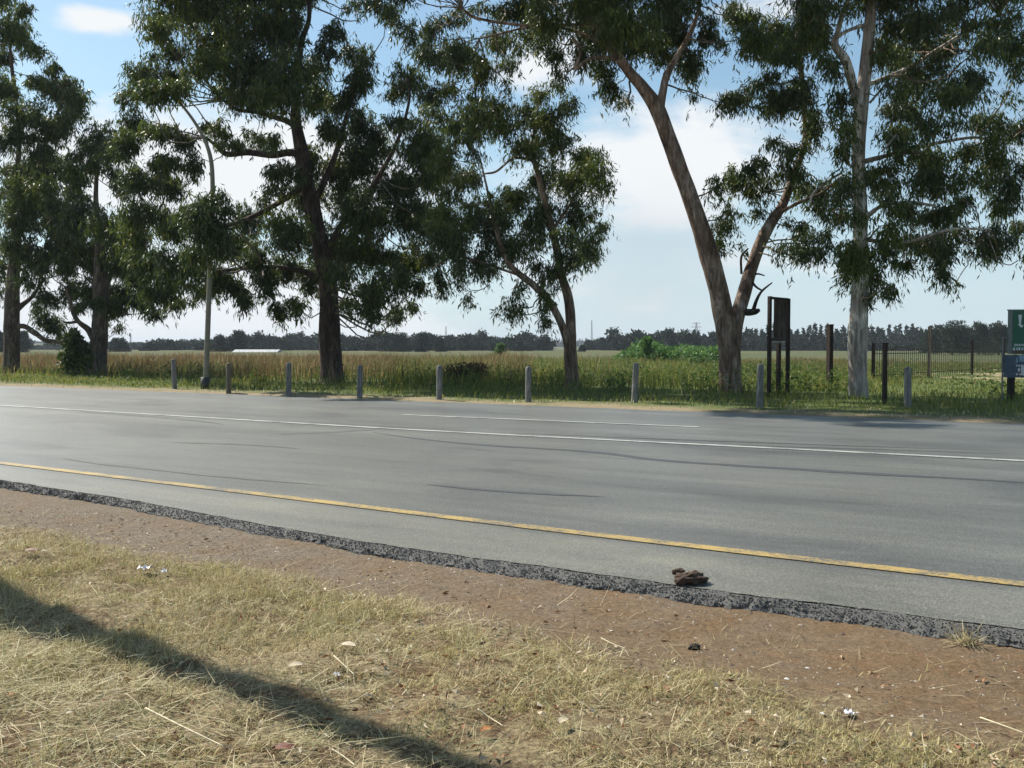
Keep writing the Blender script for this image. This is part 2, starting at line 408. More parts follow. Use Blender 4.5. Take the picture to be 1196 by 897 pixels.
M['steel_dark'] = simple_mat('dark_coated_steel', (.03, .032, .03), (.06, .06, .055), 5, .6, .4)
M['rust'] = simple_mat('rusted_steel', (.020, .015, .013), (.055, .037, .030), 12, .85, .2, .3)
M['fence_green'] = simple_mat('fence_paint', (.045, .05, .035), (.085, .085, .06), 9, .7, .3)
M['rust_light'] = simple_mat('pale_rusty_steel', (.16, .10, .075), (.27, .20, .16), 6, .8, .2)
M['white_wall'] = simple_mat('white_wall', (.30, .30, .28), (.42, .42, .40), 1, .8)
M['white_roof'] = simple_mat('pale_roof', (.30, .31, .31), (.42, .42, .41), 1, .6)
M['sign_green'] = simple_mat('green_panel', (.015, .085, .045), (.03, .13, .07), 3, .5, .4)
M['sign_blue'] = simple_mat('slate_panel', (.035, .055, .085), (.08, .11, .14), 4, .5, .4)
M['sign_white'] = simple_mat('white_lettering', (.55, .57, .55), (.72, .73, .72), 8, .6)
M['sign_pale'] = simple_mat('pale_blue_print', (.16, .24, .32), (.30, .38, .44), 8, .6)
M['sign_red'] = simple_mat('red_lettering', (.14, .03, .03), (.25, .06, .05), 8, .6)
M['sign_grey'] = simple_mat('grey_frame', (.14, .14, .14), (.22, .22, .21), 8, .6)
M['board'] = bark_mat('old_board', [(.3, (.018, .014, .012)), (.5, (.055, .042, .034)), (.72, (.12, .088, .064))], zs=.3, sc=5)
M['sandy_path'] = simple_mat('sandy_path', (.22, .175, .10), (.36, .30, .185), .8, .95, .1)
M['plastic_white'] = simple_mat('white_plastic', (.66, .65, .68), (.82, .81, .83), 14, .4, .4)
M['clod'] = simple_mat('earth_clod', (.05, .035, .028), (.14, .10, .075), 18, .95, .1, .8)
M['black_lump'] = simple_mat('black_lump', (.008, .007, .007), (.03, .025, .025), 12, .7, .3, .5)

# ---------------------------------------------------------------- ground, road, verge
TN = lambda s: np.interp(s, [-14, -11.9, -9.2, -6.9, -5.3, -4.15, -2.1, -.7, 5], [6.5, 6.5, 6.41, 6.18, 6.10, 6.12, 6.17, 6.26, 6.3]) + .045 * (fbm(np.asarray(s) * .7 + 40, 3.3, 4) - .5) * 2 + .045 * (fbm(np.asarray(s) * 6, 9., 3) - .5)
TF = lambda s: 23.45 + 0 * np.asarray(s)


def grid(name, s, t, zf, mat, smooth=True):
    S, T = np.meshgrid(s, t, indexing='ij'); X, Y = xy(S, T); Z = zf(S, T, X, Y)
    V = np.stack([X, Y, Z], -1).reshape(-1, 3); a, b = len(s), len(t)
    i = np.arange(a - 1)[:, None]; j = np.arange(b - 1)[None]
    F = np.stack([i * b + j, (i + 1) * b + j, (i + 1) * b + j + 1, i * b + j + 1], -1).reshape(-1, 4)
    return link(name, mesh_np(name, V, F, smooth), mat)


def sstep(x, a, b):
    k = np.clip((x - a) / (b - a), 0, 1); return k * k * (3 - 2 * k)


def field_h(X, Y):
    r = np.hypot(X, Y)
    h = 1.3 * sstep(Y, 90, 520)
    h = h + 9 * sstep(Y, 700, 1900) * sstep(-X / (np.abs(Y) + 1), -.25, .25) + 5 * sstep(Y, 900, 2500)
    h = h + .10 * (fbm(X * .25 + 90, Y * .25 + 90, 3) - .5) * sstep(r, 20, 40)
    return h


def ground_z(S, T, X, Y):
    far = sstep(T, 23.0, 23.9)
    z = field_h(X, Y) * sstep(T, 23.2, 26) + .05 * far - .10 * (1 - far) + .09 * (fbm(S * .8, T * .8, 4) - .5) * sstep(T, 22.3, 23.3) * (1 - sstep(T, 26, 30))
    return np.where(T < 22.6, -.35, z)


sfine = np.concatenate([-np.geomspace(5000, 62, 26), np.arange(-60, 14, .3), np.geomspace(15, 5000, 26)])
tt = np.concatenate([[-4000, -1500, -500, -150, -60, 0, 22.55], np.arange(22.7, 27, .2), np.arange(27.5, 60, 1.5), np.geomspace(62, 6000, 55)])
o = grid('field_ground', sfine, tt, ground_z, M['field']); tag(o, kind='structure', label='rough grass land running back from the road to the far trees')

sv = np.concatenate([[-300, -120, -60, -40, -28, -22, -18], np.arange(-16, 8, .045), np.arange(8.2, 12, .3), [14, 20, 40, 100, 300]])
FR = np.concatenate([np.linspace(-200, -40, 4), np.linspace(-36, -6, 8), np.arange(-5.5, 1.5, .3), np.arange(1.5, 6.6, .035)])


def verge_z(S, T, X, Y):
    e = TN(S)
    d = e - T
    z = -.07 * (1 - sstep(d, .5, 2.2)) - .008
    z = z + .05 * (fbm(S * 1.1 + 5, T * 1.1 + 5, 4) - .5) + .10 * sstep(d, 1.3, 2.2) * (fbm(S * 3 + 5, T * 3 + 9, 3) - .5) + .020 * (fbm(S * 7, T * 7, 3) - .5)
    z = z - .02 * np.exp(-((d - .95) / .25) ** 2)                      # shallow wheel rut
    return np.where(d < -.12, -.3, z)


o = grid('verge', sv, FR, verge_z, M['soil']); tag(o, kind='structure', label='dry grass verge and bare red earth on the near side of the road')

# road slab
sr = np.concatenate([[-1500, -500, -200, -100], np.arange(-60, -18, .12), np.arange(-18, 9, .03), np.arange(9, 12, .2), [20, 60, 200, 500]])
top_near = TN(sr)
rows = [top_near] + [np.full_like(sr, v) for v in (7.0, 9, 12, 15, 18, 21, 23.9)]
T = np.stack(rows, 1); S = np.repeat(sr[:, None], T.shape[1], 1); X, Y = xy(S, T)
Z = np.zeros_like(X)
a, bb = T.shape; i = np.arange(a - 1)[:, None]; j = np.arange(bb - 1)[None]
F = np.stack([i * bb + j, (i + 1) * bb + j, (i + 1) * bb + j + 1, i * bb + j + 1], -1).reshape(-1, 4)
o = link('road', mesh_np('road', np.stack([X, Y, Z], -1).reshape(-1, 3), F), M['asphalt']); tag(o, kind='structure', label='wide grey asphalt road')

# crumbling edge of the asphalt
se = np.arange(-18, 8, .018); kk = np.linspace(0, 1, 11)
S = np.repeat(se[:, None], 11, 1); K = np.repeat(kk[None], len(se), 0)
wv = .10 + .13 * (fbm(se * 1.6 + 3, 8.8, 4) - .5)[:, None] + .05 * (fbm(se * 9 + 3, 4.8, 3) - .5)[:, None]
T = TN(S) - wv * K + .04 * (K < .01)
Z = -.004 - .077 * K ** 1.5
lump = fbm(S * 38, (K * 5) + 9, 3) - .5; big = fbm(S * 11 + 4, K * 3 + 9, 2) - .5
Z = Z + (.045 * lump + .03 * big) * np.sin(np.clip(K * 1.15, 0, 1) * math.pi) ** .6
T = T + (.05 * lump + .03 * big) * (K > .01)
X, Y = xy(S, T); i = np.arange(len(se) - 1)[:, None]; j = np.arange(10)[None]
F = np.stack([i * 11 + j, (i + 1) * 11 + j, (i + 1) * 11 + j + 1, i * 11 + j + 1], -1).reshape(-1, 4)
EDGE_V = np.stack([X, Y, Z], -1).reshape(-1, 3); o = link('road_edge', mesh_np('road_edge', EDGE_V, F), M['asphalt_edge']); tag(o, kind='structure', label='dark crumbling edge of the asphalt')


# painted lines, sealed cracks and tyre marks as thin sheets on the road
def ribbon(name, pts, wid, z, mat, label, jit=.0, taper=False, px=True):
    P = np.array([st(at(x, y)) for x, y in pts]) if px else np.array(pts, float)
    ln = np.concatenate([[0], np.cumsum(np.hypot(*np.diff(P, axis=0).T))]); q = np.arange(0, ln[-1], .12)
    s, t = np.interp(q, ln, P[:, 0]), np.interp(q, ln, P[:, 1])
    if len(P) > 2:
        k = np.ones(15) / 15; pad = lambda v: np.convolve(np.pad(v, 7, mode='reflect', reflect_type='odd'), k, 'valid'); s, t = pad(s), pad(t)
    wob = jit * (fbm(q * .9 + len(name), 2.2, 4) - .5) * 2
    wd = wid / 2 * (1 + (.9 * (fbm(q * 1.7, 7.7, 3) - .5) if jit else 0))
    if taper: wd = wd * np.clip(np.minimum(q, q[-1] - q) / (q[-1] * .25), .12, 1)
    x0, y0 = xy(s, t + wob - wd); x1, y1 = xy(s, t + wob + wd); n = len(q)
    V = np.concatenate([np.stack([x0, y0, np.full(n, z)], 1), np.stack([x1, y1, np.full(n, z)], 1)])
    i = np.arange(n - 1); F = np.stack([i, i + 1, n + i + 1, n + i], 1)
    o = link(name, mesh_np(name, V, F), mat); tag(o, kind='structure', label=label); return o


yl = [st(at(x, y)) for x, y in ((0, 541), (300, 577), (600, 614), (900, 649), (1196, 683))]
d0 = (yl[0] - yl[1]) / np.linalg.norm(yl[0] - yl[1]); d1 = (yl[-1] - yl[-2]) / np.linalg.norm(yl[-1] - yl[-2])
ribbon('yellow_line', [yl[0] + d0 * 60] + yl + [yl[-1] + d1 * 12], .16, .008, M['yellow_paint'], 'yellow painted edge line of the road', px=False)
wl = [st(at(x, y)) for x, y in ((236, 487.7), (430, 499.3), (600, 508.5), (900, 523.5), (1196, 538.5))]
d0 = (wl[0] - wl[1]) / np.linalg.norm(wl[0] - wl[1]); d1 = (wl[-1] - wl[-2]) / np.linalg.norm(wl[-1] - wl[-2])
ribbon('white_line', [wl[0] + d0 * 40] + wl + [wl[-1] + d1 * 20], .18, .008, M['white_paint'], 'solid white line along the middle of the road', px=False)
ribbon('lane_dash', [(470, 484.5), (640, 491.5), (817, 499)], .17, .008, M['white_paint'], 'white lane dash on the far half of the road')
ribbon('sealed_crack', [(436, 505), (502, 515), (600, 522.5), (690, 527), (735, 532), (765, 538), (900, 546), (1000, 552), (1100, 558), (1196, 563.5), (1400, 578)], .20, .004, M['tar'], 'long dark sealed crack winding along the road', .08, True)
ribbon('sealed_crack', [(498, 566), (590, 574.5), (650, 579), (716, 581)], .10, .004, M['tar'], 'short dark sealed crack near the yellow line', .05, True)
ribbon('sealed_crack', [(200, 517), (280, 518.5), (320, 521), (352, 525)], .14, .004, M['tyre_mark'], 'faint sealed crack in the left lane', .05, True)
ribbon('tyre_mark', [(500, 503.5), (640, 510), (800, 518), (1000, 524), (1230, 532)], .16, .004, M['tyre_mark'], 'dark tyre mark just beyond the solid white line', .03, True)
ribbon('tyre_mark', [(560, 504), (720, 511), (900, 517.5), (1200, 528)], .08, .006, M['tyre_mark'], 'thin tyre mark beyond the solid white line', .03, True)
ribbon('tyre_mark', [(90, 481), (140, 484), (200, 488), (262, 496)], .35, .004, M['tyre_mark'], 'dark smear on the far left of the road', .1, True)
ribbon('tyre_mark', [(320, 507), (370, 505), (440, 502.6)], .7, .003, M['tyre_mark'], 'dark patch beside the start of the solid line', .15, True)
ribbon('tyre_mark', [(70, 536), (150, 546), (250, 556), (385, 568)], .10, .004, M['tyre_mark'], 'faint tyre mark along the left lane', .08, True)


# ---------------------------------------------------------------- leaf and blade geometry
def leaf_mesh(name, P, D, L, W, bend=.12):
    n = len(P); D = D / (np.linalg.norm(D, axis=1)[:, None] + 1e-9)
    Q = rng.normal(size=(n, 3)); Sd = np.cross(D, Q); Sd /= np.linalg.norm(Sd, axis=1)[:, None] + 1e-9; U = np.cross(D, Sd)
    mid = P + D * (L * .42)[:, None] + U * (L * bend)[:, None]
    V = np.stack([P, mid + Sd * (W / 2)[:, None], P + D * L[:, None], mid - Sd * (W / 2)[:, None]], 1).reshape(-1, 3)
    return mesh_np(name, V, np.arange(4 * n).reshape(-1, 4))


def blade_mesh(name, P, H, W, lean, az, droop=None):
    """bent grass blades: a quad and a tip triangle"""
    n = len(P); dx = np.stack([np.cos(az), np.sin(az), 0 * az], 1); sd = np.stack([-np.sin(az + rng.normal(0, .8, n)), np.cos(az + rng.normal(0, .8, n)), 0 * az], 1)
    up = np.array([0, 0, 1.])
    if droop is None: droop = np.full(n, .8)
    m = P + up * (H * .55 * np.cos(lean))[:, None] + dx * (H * .55 * np.sin(lean))[:, None]
    l2 = lean + droop
    tp = m + up * (H * .45 * np.cos(l2))[:, None] + dx * (H * .45 * np.sin(l2))[:, None]
    w2 = sd * (W / 2)[:, None]
    V = np.stack([P - w2, P + w2, m + w2 * .8, m - w2 * .8, tp], 1).reshape(-1, 3)
    k = np.arange(n)[:, None] * 5
    return mesh_np(name, V, [k + np.array([[0, 1, 2, 3]]), k + np.array([[3, 2, 4]])])


def spline(P, n):
    P = np.asarray(P, float)
    if len(P) < 3:
        k = np.linspace(0, 1, n)[:, None]; return P[0] * (1 - k) + P[-1] * k
    q = np.concatenate([[2 * P[0] - P[1]], P, [2 * P[-1] - P[-2]]]); out = []
    for u in np.linspace(0, len(P) - 1 - 1e-6, n):
        i = int(u); f = u - i; a, b, c, d = q[i:i + 4]
        out.append(.5 * (2 * b + (c - a) * f + (2 * a - 5 * b + 4 * c - d) * f * f + (3 * b - a - 3 * c + d) * f ** 3))
    return np.array(out)


# ---------------------------------------------------------------- gum trees
def gum_tree(Y, base, limbs, blobs, bark, leafmat, label, leafL=.24, lai=7.0, spread=2.0, dead=(), seed=0, top=None):
    """limbs: lists of (px, py, width_px, depth offset m); blobs: (px, py, rx, ry[, density]) in photo pixels, each set at its own depth inside the crown"""
    global rng
    keep = rng; rng = np.random.default_rng(seed + 100)
    loc = np.array([*dep(base[0], base[1], Y)[:2], 0.0]); sc = Y / FPX
    root = empty('gum_tree', loc, label, 'tree', 'gum trees along the far verge')
    tb = MB(); nodes = []
    for k, lm in enumerate(limbs):
        P = np.array([dep(q[0], q[1], Y + q[3]) for q in lm]); rad = np.array([q[2] * sc / 2 for q in lm])
        n = max(8, int(6 * len(lm)))
        Ps = spline(P, n); rs = np.interp(np.linspace(0, len(lm) - 1, n), np.arange(len(lm)), rad)
        if k == 0:                                             # into the ground, with a flare
            Ps = np.vstack([[Ps[0][0], Ps[0][1], -.25], Ps]); rs = np.concatenate([[rs[0] * 1.25], rs]); rs[1] *= 1.15; rs[0] *= 1.15
        tb.tube(rel(Ps, loc), rs, 14 if rad.max() > .1 else 8, .16, True, seed + k)
        nodes.append(np.column_stack([Ps, rs]))
    tb.build('trunk', bark, root, True)
    nodes = np.concatenate(nodes)
    for dl in dead:
        for lm in dl[1:]:
            db = MB()
            P = np.array([dep(q[0], q[1], Y + q[3]) for q in lm]); rad = np.array([q[2] * sc / 2 for q in lm]); n = 4 * len(lm)
            db.tube(rel(spline(P, n), loc), np.interp(np.linspace(0, len(lm) - 1, n), np.arange(len(lm)), rad), 7, .1, True, seed)
            db.build('dead_branch', dl[0], root, True)
    br = MB(); LP, LD = [], []
    if top:
        blobs = blobs + [(rng.uniform(top[0], top[1]), rng.uniform(top[2], top[3]), 34, 24, .9) for _ in range(top[4])]
    for bl in blobs:
        px, py, rx, ry = bl[:4]; den = bl[4] if len(bl) > 4 else 1.0
        dy = bl[5] if len(bl) > 5 else np.clip(rng.normal(0, spread), -2.2 * spread, 2.2 * spread)
        rx *= 1.02; ry *= 1.02
        c = dep(px, py, Y + dy); ax = np.array([rx * sc, .9 * (rx + ry) / 2 * sc, ry * sc])
        # a branch from the nearest limb below to the clump
        d = np.linalg.norm((nodes[:, :3] - c) * (1, .3, 1), axis=1) + np.where(nodes[:, 2] > c[2] + .3, .5, 0); q = nodes[np.argmin(d)]
        a0 = q[:3]; ln = np.linalg.norm(c - a0)
        if ln < 60:
            mid = (a0 + c) / 2 + rng.normal(0, .09 * ln, 3) + np.array([0, 0, -.10 * ln])
            r0 = min(q[3] * .6, .016 + .007 * ln); Pb = spline([a0, mid, c], 9) + np.vstack([np.zeros(3), rng.normal(0, .03, (8, 3))])
            br.tube(rel(Pb, loc), np.linspace(r0, .014, 9), 6, .12, False, seed)
        area = math.pi * rx * ry * sc * sc
        ns = max(3, int(area * 1.5 + 3))
        # clumps inside the blob
        g = rng.normal(size=(ns, 3)); g /= np.linalg.norm(g, axis=1)[:, None]; rr = rng.random(ns)[:, None] ** .45 * .82
        cc = c + g * rr * ax
        for s_ in cc:
            if rng.random() < .55:
                m2 = (c + s_) / 2 + rng.normal(0, .08, 3); br.tube(rel(spline([c, m2, s_], 5), loc), np.linspace(.016, .006, 5), 4, 0, False)
        la = .5 * leafL * leafL * .2; nl = int(lai * den * area / la)
        # strands of hanging leaves
        nst = max(4, nl // 9); own = rng.integers(0, ns, nst)
        csz = np.minimum(ax * .55, .85) * rng.uniform(.6, 1.25, (ns, 1))
        sp_ = cc[own] + np.clip(rng.normal(0, .55, (nst, 3)), -1.25, 1.25) * csz[own]
        sdir = np.column_stack([rng.normal(0, .55, nst), rng.normal(0, .55, nst), rng.normal(-.45, .45, nst)]); sl = rng.uniform(.2, .6, nst)
        k = 9; f = rng.random((nst, k))
        P = sp_[:, None] + sdir[:, None] * (f * sl[:, None])[..., None] + rng.normal(0, .05, (nst, k, 3)) + np.array([0, 0, -.25]) * (f ** 2 * sl[:, None])[..., None]
        D = np.stack([rng.normal(0, .42, (nst, k)), rng.normal(0, .42, (nst, k)), rng.normal(-.85, .42, (nst, k))], -1) + sdir[:, None] * .3
        LP.append(P.reshape(-1, 3)); LD.append(D.reshape(-1, 3))
    br.build('branches', M['twig'] if bark is not M['bark_pale'] else M['bark_tan'], root, True)
    LP = np.concatenate(LP); LD = np.concatenate(LD); n = len(LP)
    L = leafL * rng.uniform(.45, 1.25, n); W = L * rng.uniform(.13, .25, n)
    me = leaf_mesh('crown', rel(LP, loc), LD, L, W); link('crown', me, leafmat, root)
    rng = keep
    return root


T1_blobs = [(8, 30, 22, 22), (26, 36, 14, 16), (40, 54, 13, 12), (4, 62, 10, 12), (8, 100, 16, 22), (57, 78, 10, 11), (48, 95, 18, 14), (70, 104, 26, 18), (88, 116, 16, 18), (28, 125, 22, 17), (66, 146, 24, 18), (84, 128, 12, 10),
            (8, 158, 16, 18), (33, 160, 10, 9), (50, 172, 14, 10), (28, 195, 26, 20), (58, 190, 26, 18), (86, 200, 22, 18), (45, 218, 40, 18), (10, 225, 14, 20), (30, 250, 34, 24), (68, 250, 26, 22), (88, 222, 16, 14), (16, 285, 22, 22), (46, 300, 24, 18, .8),
            (72, 288, 20, 20), (4, 310, 8, 16, .7), (36, 322, 14, 14, .7), (58, 345, 14, 16, .7), (56, 372, 16, 18, .7), (70, 385, 10, 10, .7), (2, 345, 6, 14, .5), (40, 355, 8, 10, .5), (5, -10, 24, 16), (30, 8, 12, 8)]
gum_tree(61, (13, 438), [[(13, 440, 20, 0), (14, 400, 18, 0), (14, 350, 17, .1), (18, 290, 12, .2), (20, 220, 8, .2), (22, 150, 5, .3), (14, 80, 4, .3), (10, 30, 2, .2)],
                         [(17, 382, 5, 0), (28, 381, 6, -.3), (40, 388, 6, -.6), (54, 398, 5, -.8), (74, 400, 3, -1)], [(16, 365, 7, 0), (26, 356, 6, .4), (38, 346, 4, .8), (52, 325, 3, 1)],
                         [(19, 250, 7, .2), (40, 200, 5, 0), (60, 150, 4, -.3), (76, 108, 3, -.5)]], T1_blobs, M['bark_brown'], M['leaf_dark'],
         'big dark gum tree cut by the left edge of the photo', .34, 9.0, 2.2, seed=1)

T2_blobs = [(115, 158, 22, 20), (98, 172, 18, 14), (132, 170, 14, 14), (106, 186, 16, 10), (78, 200, 14, 12, .8), (130, 200, 9, 14), (138, 215, 12, 14), (66, 235, 16, 14, .8), (92, 252, 22, 20), (80, 275, 24, 20), (112, 262, 18, 18), (130, 275, 22, 22), (150, 258, 20, 20), (104, 300, 24, 20), (136, 302, 26, 20),
            (160, 292, 20, 20), (78, 305, 16, 16, .8), (84, 333, 16, 16, .8), (112, 335, 22, 16), (140, 335, 24, 16), (164, 325, 20, 16), (108, 352, 12, 10), (148, 354, 22, 12), (170, 348, 16, 14), (182, 362, 14, 8, .7), (128, 360, 12, 10, .7), (90, 354, 10, 10, .6), (140, 380, 8, 8, .4)]
gum_tree(57, (113, 436), [[(113, 437, 24, 0), (114, 410, 20, 0), (117, 375, 19, 0), (118, 330, 17, .1), (116, 285, 10, .2), (112, 235, 6, 0), (114, 185, 3, 0)],
                          [(110, 398, 8, 0), (103, 385, 7, -.2), (92, 376, 5, -.5), (86, 366, 5, -.6), (82, 352, 4, -.8), (76, 335, 3, -1)], [(91, 375, 4, -.5), (82, 377, 3, -.6), (74, 376, 2, -.8)],
                          [(118, 345, 8, .1), (135, 310, 6, .6), (152, 270, 4, 1)]], T2_blobs, M['bark_brown'], M['leaf_dark'],
         'gum tree with short reddish trunk and round dark shrub at its foot', .34, 9.0, 2.2, seed=2)

T3_blobs = [(190, 18, 24, 18, .8), (184, 36, 20, 16, .8), (222, 22, 20, 18), (255, 40, 36, 30), (240, 12, 22, 16), (300, 22, 42, 26), (332, 42, 28, 28), (285, 82, 42, 32), (328, 88, 36, 32), (234, 74, 22, 20), (172, 84, 26, 16, .8), (150, 104, 12, 18, .8), (206, 88, 26, 14, .9), (186, 99, 18, 11, 1, -8.3), (206, 100, 13, 9, .9, -8.3), (170, 104, 12, 12, .9, -8.3), (200, 58, 18, 14, .8), (178, 62, 12, 10, .6),
            (376, 52, 16, 20, .7), (368, 112, 20, 24), (364, 76, 18, 22), (302, 110, 38, 16), (270, 108, 20, 12, .8), (345, 20, 14, 14, .7), (160, 138, 22, 16, .9), (147, 164, 18, 18), (187, 147, 20, 14), (213, 160, 18, 14, .8), (242, 142, 10, 9, .6), (256, 148, 12, 13, .8), (271, 164, 14, 10, .8), (300, 156, 16, 13, .8), (320, 166, 12, 9, .8),
            (187, 186, 22, 14), (160, 208, 20, 18), (196, 214, 26, 18), (228, 186, 12, 20, .8), (166, 240, 26, 22), (247, 236, 18, 14, 1, -8.5), (238, 254, 26, 16, 1, -8.5), (250, 278, 22, 18, 1, -8.5), (236, 292, 18, 10, 1, -8.3), (288, 256, 24, 18), (200, 260, 26, 22), (150, 268, 20, 22), (268, 286, 30, 18), (321, 214, 15, 13, .8), (308, 234, 12, 10, .7), (336, 198, 22, 12), (356, 188, 20, 22), (366, 228, 28, 26), (338, 266, 30, 24), (372, 275, 26, 26), (384, 150, 18, 18), (392, 118, 14, 14), (386, 190, 18, 20),
            (176, 300, 24, 20), (214, 306, 34, 20), (254, 318, 26, 18), (268, 334, 18, 14), (288, 346, 12, 14, .8), (311, 326, 18, 18), (325, 358, 12, 16, .8), (348, 358, 13, 12, .8), (335, 314, 24, 18), (361, 318, 22, 22), (388, 302, 26, 24), (214, 352, 24, 8, .8), (190, 334, 24, 16), (300, 298, 22, 14), (236, 336, 20, 10), (378, 345, 8, 14, .4),
            (413, 55, 16, 20, .8), (420, 86, 18, 22), (405, 108, 12, 12), (396, 30, 14, 18, .5), (420, 142, 22, 20), (434, 166, 30, 26), (466, 138, 20, 14, .8), (478, 88, 26, 18, .8), (462, 104, 14, 10, .6), (483, 168, 30, 28), (417, 190, 26, 26), (450, 214, 38, 26), (432, 252, 36, 30), (482, 246, 30, 28), (508, 160, 18, 22), (504, 204, 18, 24, .9), (510, 254, 20, 26, .9),
            (404, 236, 24, 24), (410, 280, 26, 24), (436, 294, 30, 20), (474, 294, 28, 22), (470, 320, 20, 14), (438, 332, 22, 18, .8), (424, 350, 16, 14, .8), (430, 368, 12, 12, .8), (460, 362, 16, 14, .8), (446, 350, 16, 10, .7), (488, 336, 9, 14, .7), (403, 350, 9, 10, .7), (516, 326, 10, 18, .8), (505, 296, 14, 18, .8), (398, 318, 16, 18, .8), (480, 355, 10, 10, .6),
            (437, 6, 26, 9, .7), (456, 12, 12, 12, .7), (414, 4, 12, 8, .7), (280, -18, 60, 26), (350, -15, 40, 20), (220, -10, 40, 20)]
gum_tree(46, (387, 447), [[(387, 448, 28, 0), (387, 425, 25, 0), (385, 390, 24, 0), (383, 340, 22, 0), (374, 285, 19, 0), (361, 225, 17, 0), (351, 172, 15, 0), (345, 135, 12, .1), (348, 90, 9, .2), (352, 50, 7, .2), (361, 22, 5, .3), (360, -10, 4, .3)],
                          [(353, 182, 8, 0), (338, 178, 8, -.3), (318, 181, 8, -.5), (290, 178, 7, -.7), (265, 180, 6, -.8), (252, 170, 4, -.9), (240, 160, 3, -1)],
                          [(346, 148, 8, 0), (334, 141, 7, .2), (318, 136, 6, .3), (300, 131, 5, .4), (278, 128, 4, .5), (262, 118, 3, .5)],
                          [(378, 300, 10, 0), (400, 262, 8, -.5), (432, 222, 6, -.8), (462, 170, 4, -1), (478, 118, 3, -1.2), (476, 92, 2, -1.2)],
                          [(366, 240, 8, 0), (388, 190, 7, .5), (404, 140, 5, .8), (416, 80, 3, 1)],
                          [(382, 330, 8, 0), (350, 316, 6, -.6), (310, 312, 5, -1), (262, 316, 4, -1.4), (215, 322, 3, -1.6)],
                          [(358, 215, 8, 0), (320, 240, 6, .6), (270, 262, 5, 1), (220, 262, 4, 1.3), (180, 250, 3, 1.5)]], T3_blobs, M['bark_dark'], M['leaf_dark'],
         'large dark trunked gum tree spreading behind the curved lamp post', .29, 8.6, 2.6, seed=3, top=(190, 430, -130, -25, 26))

T5_blobs = [(632, 108, 11, 16, .8), (617, 124, 16, 15), (660, 120, 15, 17, .8), (648, 96, 10, 11, .6), (644, 138, 26, 18), (567, 130, 30, 18), (588, 144, 25, 18), (543, 138, 20, 18), (557, 166, 14, 14, .8), (614, 164, 22, 20), (660, 172, 24, 22, .85), (690, 180, 20, 16, .85), (697, 205, 20, 18, .85), (668, 206, 26, 22), (634, 205, 22, 22), (600, 226, 24, 22), (567, 240, 30, 26), (543, 206, 18, 17), (580, 266, 30, 24), (634, 252, 26, 26), (674, 247, 25, 22),
            (694, 276, 17, 15, .8), (661, 284, 24, 22), (528, 150, 18, 16, .9), (518, 182, 18, 20), (528, 214, 18, 18), (540, 262, 18, 18), (514, 268, 16, 20), (530, 284, 22, 22), (607, 284, 26, 22), (550, 302, 20, 20), (567, 316, 13, 18, .7), (547, 342, 6, 13, .6), (607, 334, 9, 13, .6), (594, 362, 14, 13, .8), (598, 350, 9, 9, .6), (634, 314, 15, 13), (634, 366, 9, 14, .8), (641, 343, 9, 14, .8), (654, 315, 13, 18), (686, 294, 18, 14, .7), (702, 262, 11, 12, .7), (522, 244, 16, 22), (536, 322, 9, 15, .6)]
gum_tree(38.4, (668, 459), [[(668, 460, 19, 0), (668, 438, 16, 0), (666, 410, 15, 0), (667, 385, 12, .1), (664, 350, 11, .2), (656, 322, 10, .2), (650, 290, 9, .2), (640, 250, 8, .2), (630, 210, 6, .2), (622, 175, 5, .2), (628, 130, 3, .2)],
                            [(664, 405, 12, 0), (660, 390, 10, -.1), (652, 370, 9, -.2), (640, 350, 9, -.3), (622, 332, 8, -.4), (604, 318, 7, -.5), (592, 304, 6, -.6), (580, 270, 5, -.7), (570, 225, 3, -.8), (562, 190, 1.5, -.8)],
                            [(624, 187, 4, .2), (600, 185, 3, 0), (580, 200, 3, -.2), (566, 203, 2, -.3)], [(645, 270, 4, .2), (668, 235, 3, .5), (688, 200, 2, .7)],
                            [(608, 322, 3, -.5), (540, 300, 3, -.7), (518, 305, 3, -.8), (504, 315, 2, -.9)]], T5_blobs, M['bark_tan'], M['leaf_mid'],
         'slender forked gum tree in the middle with drooping sparse leaves', .23, 6.6, 1.5, seed=4)

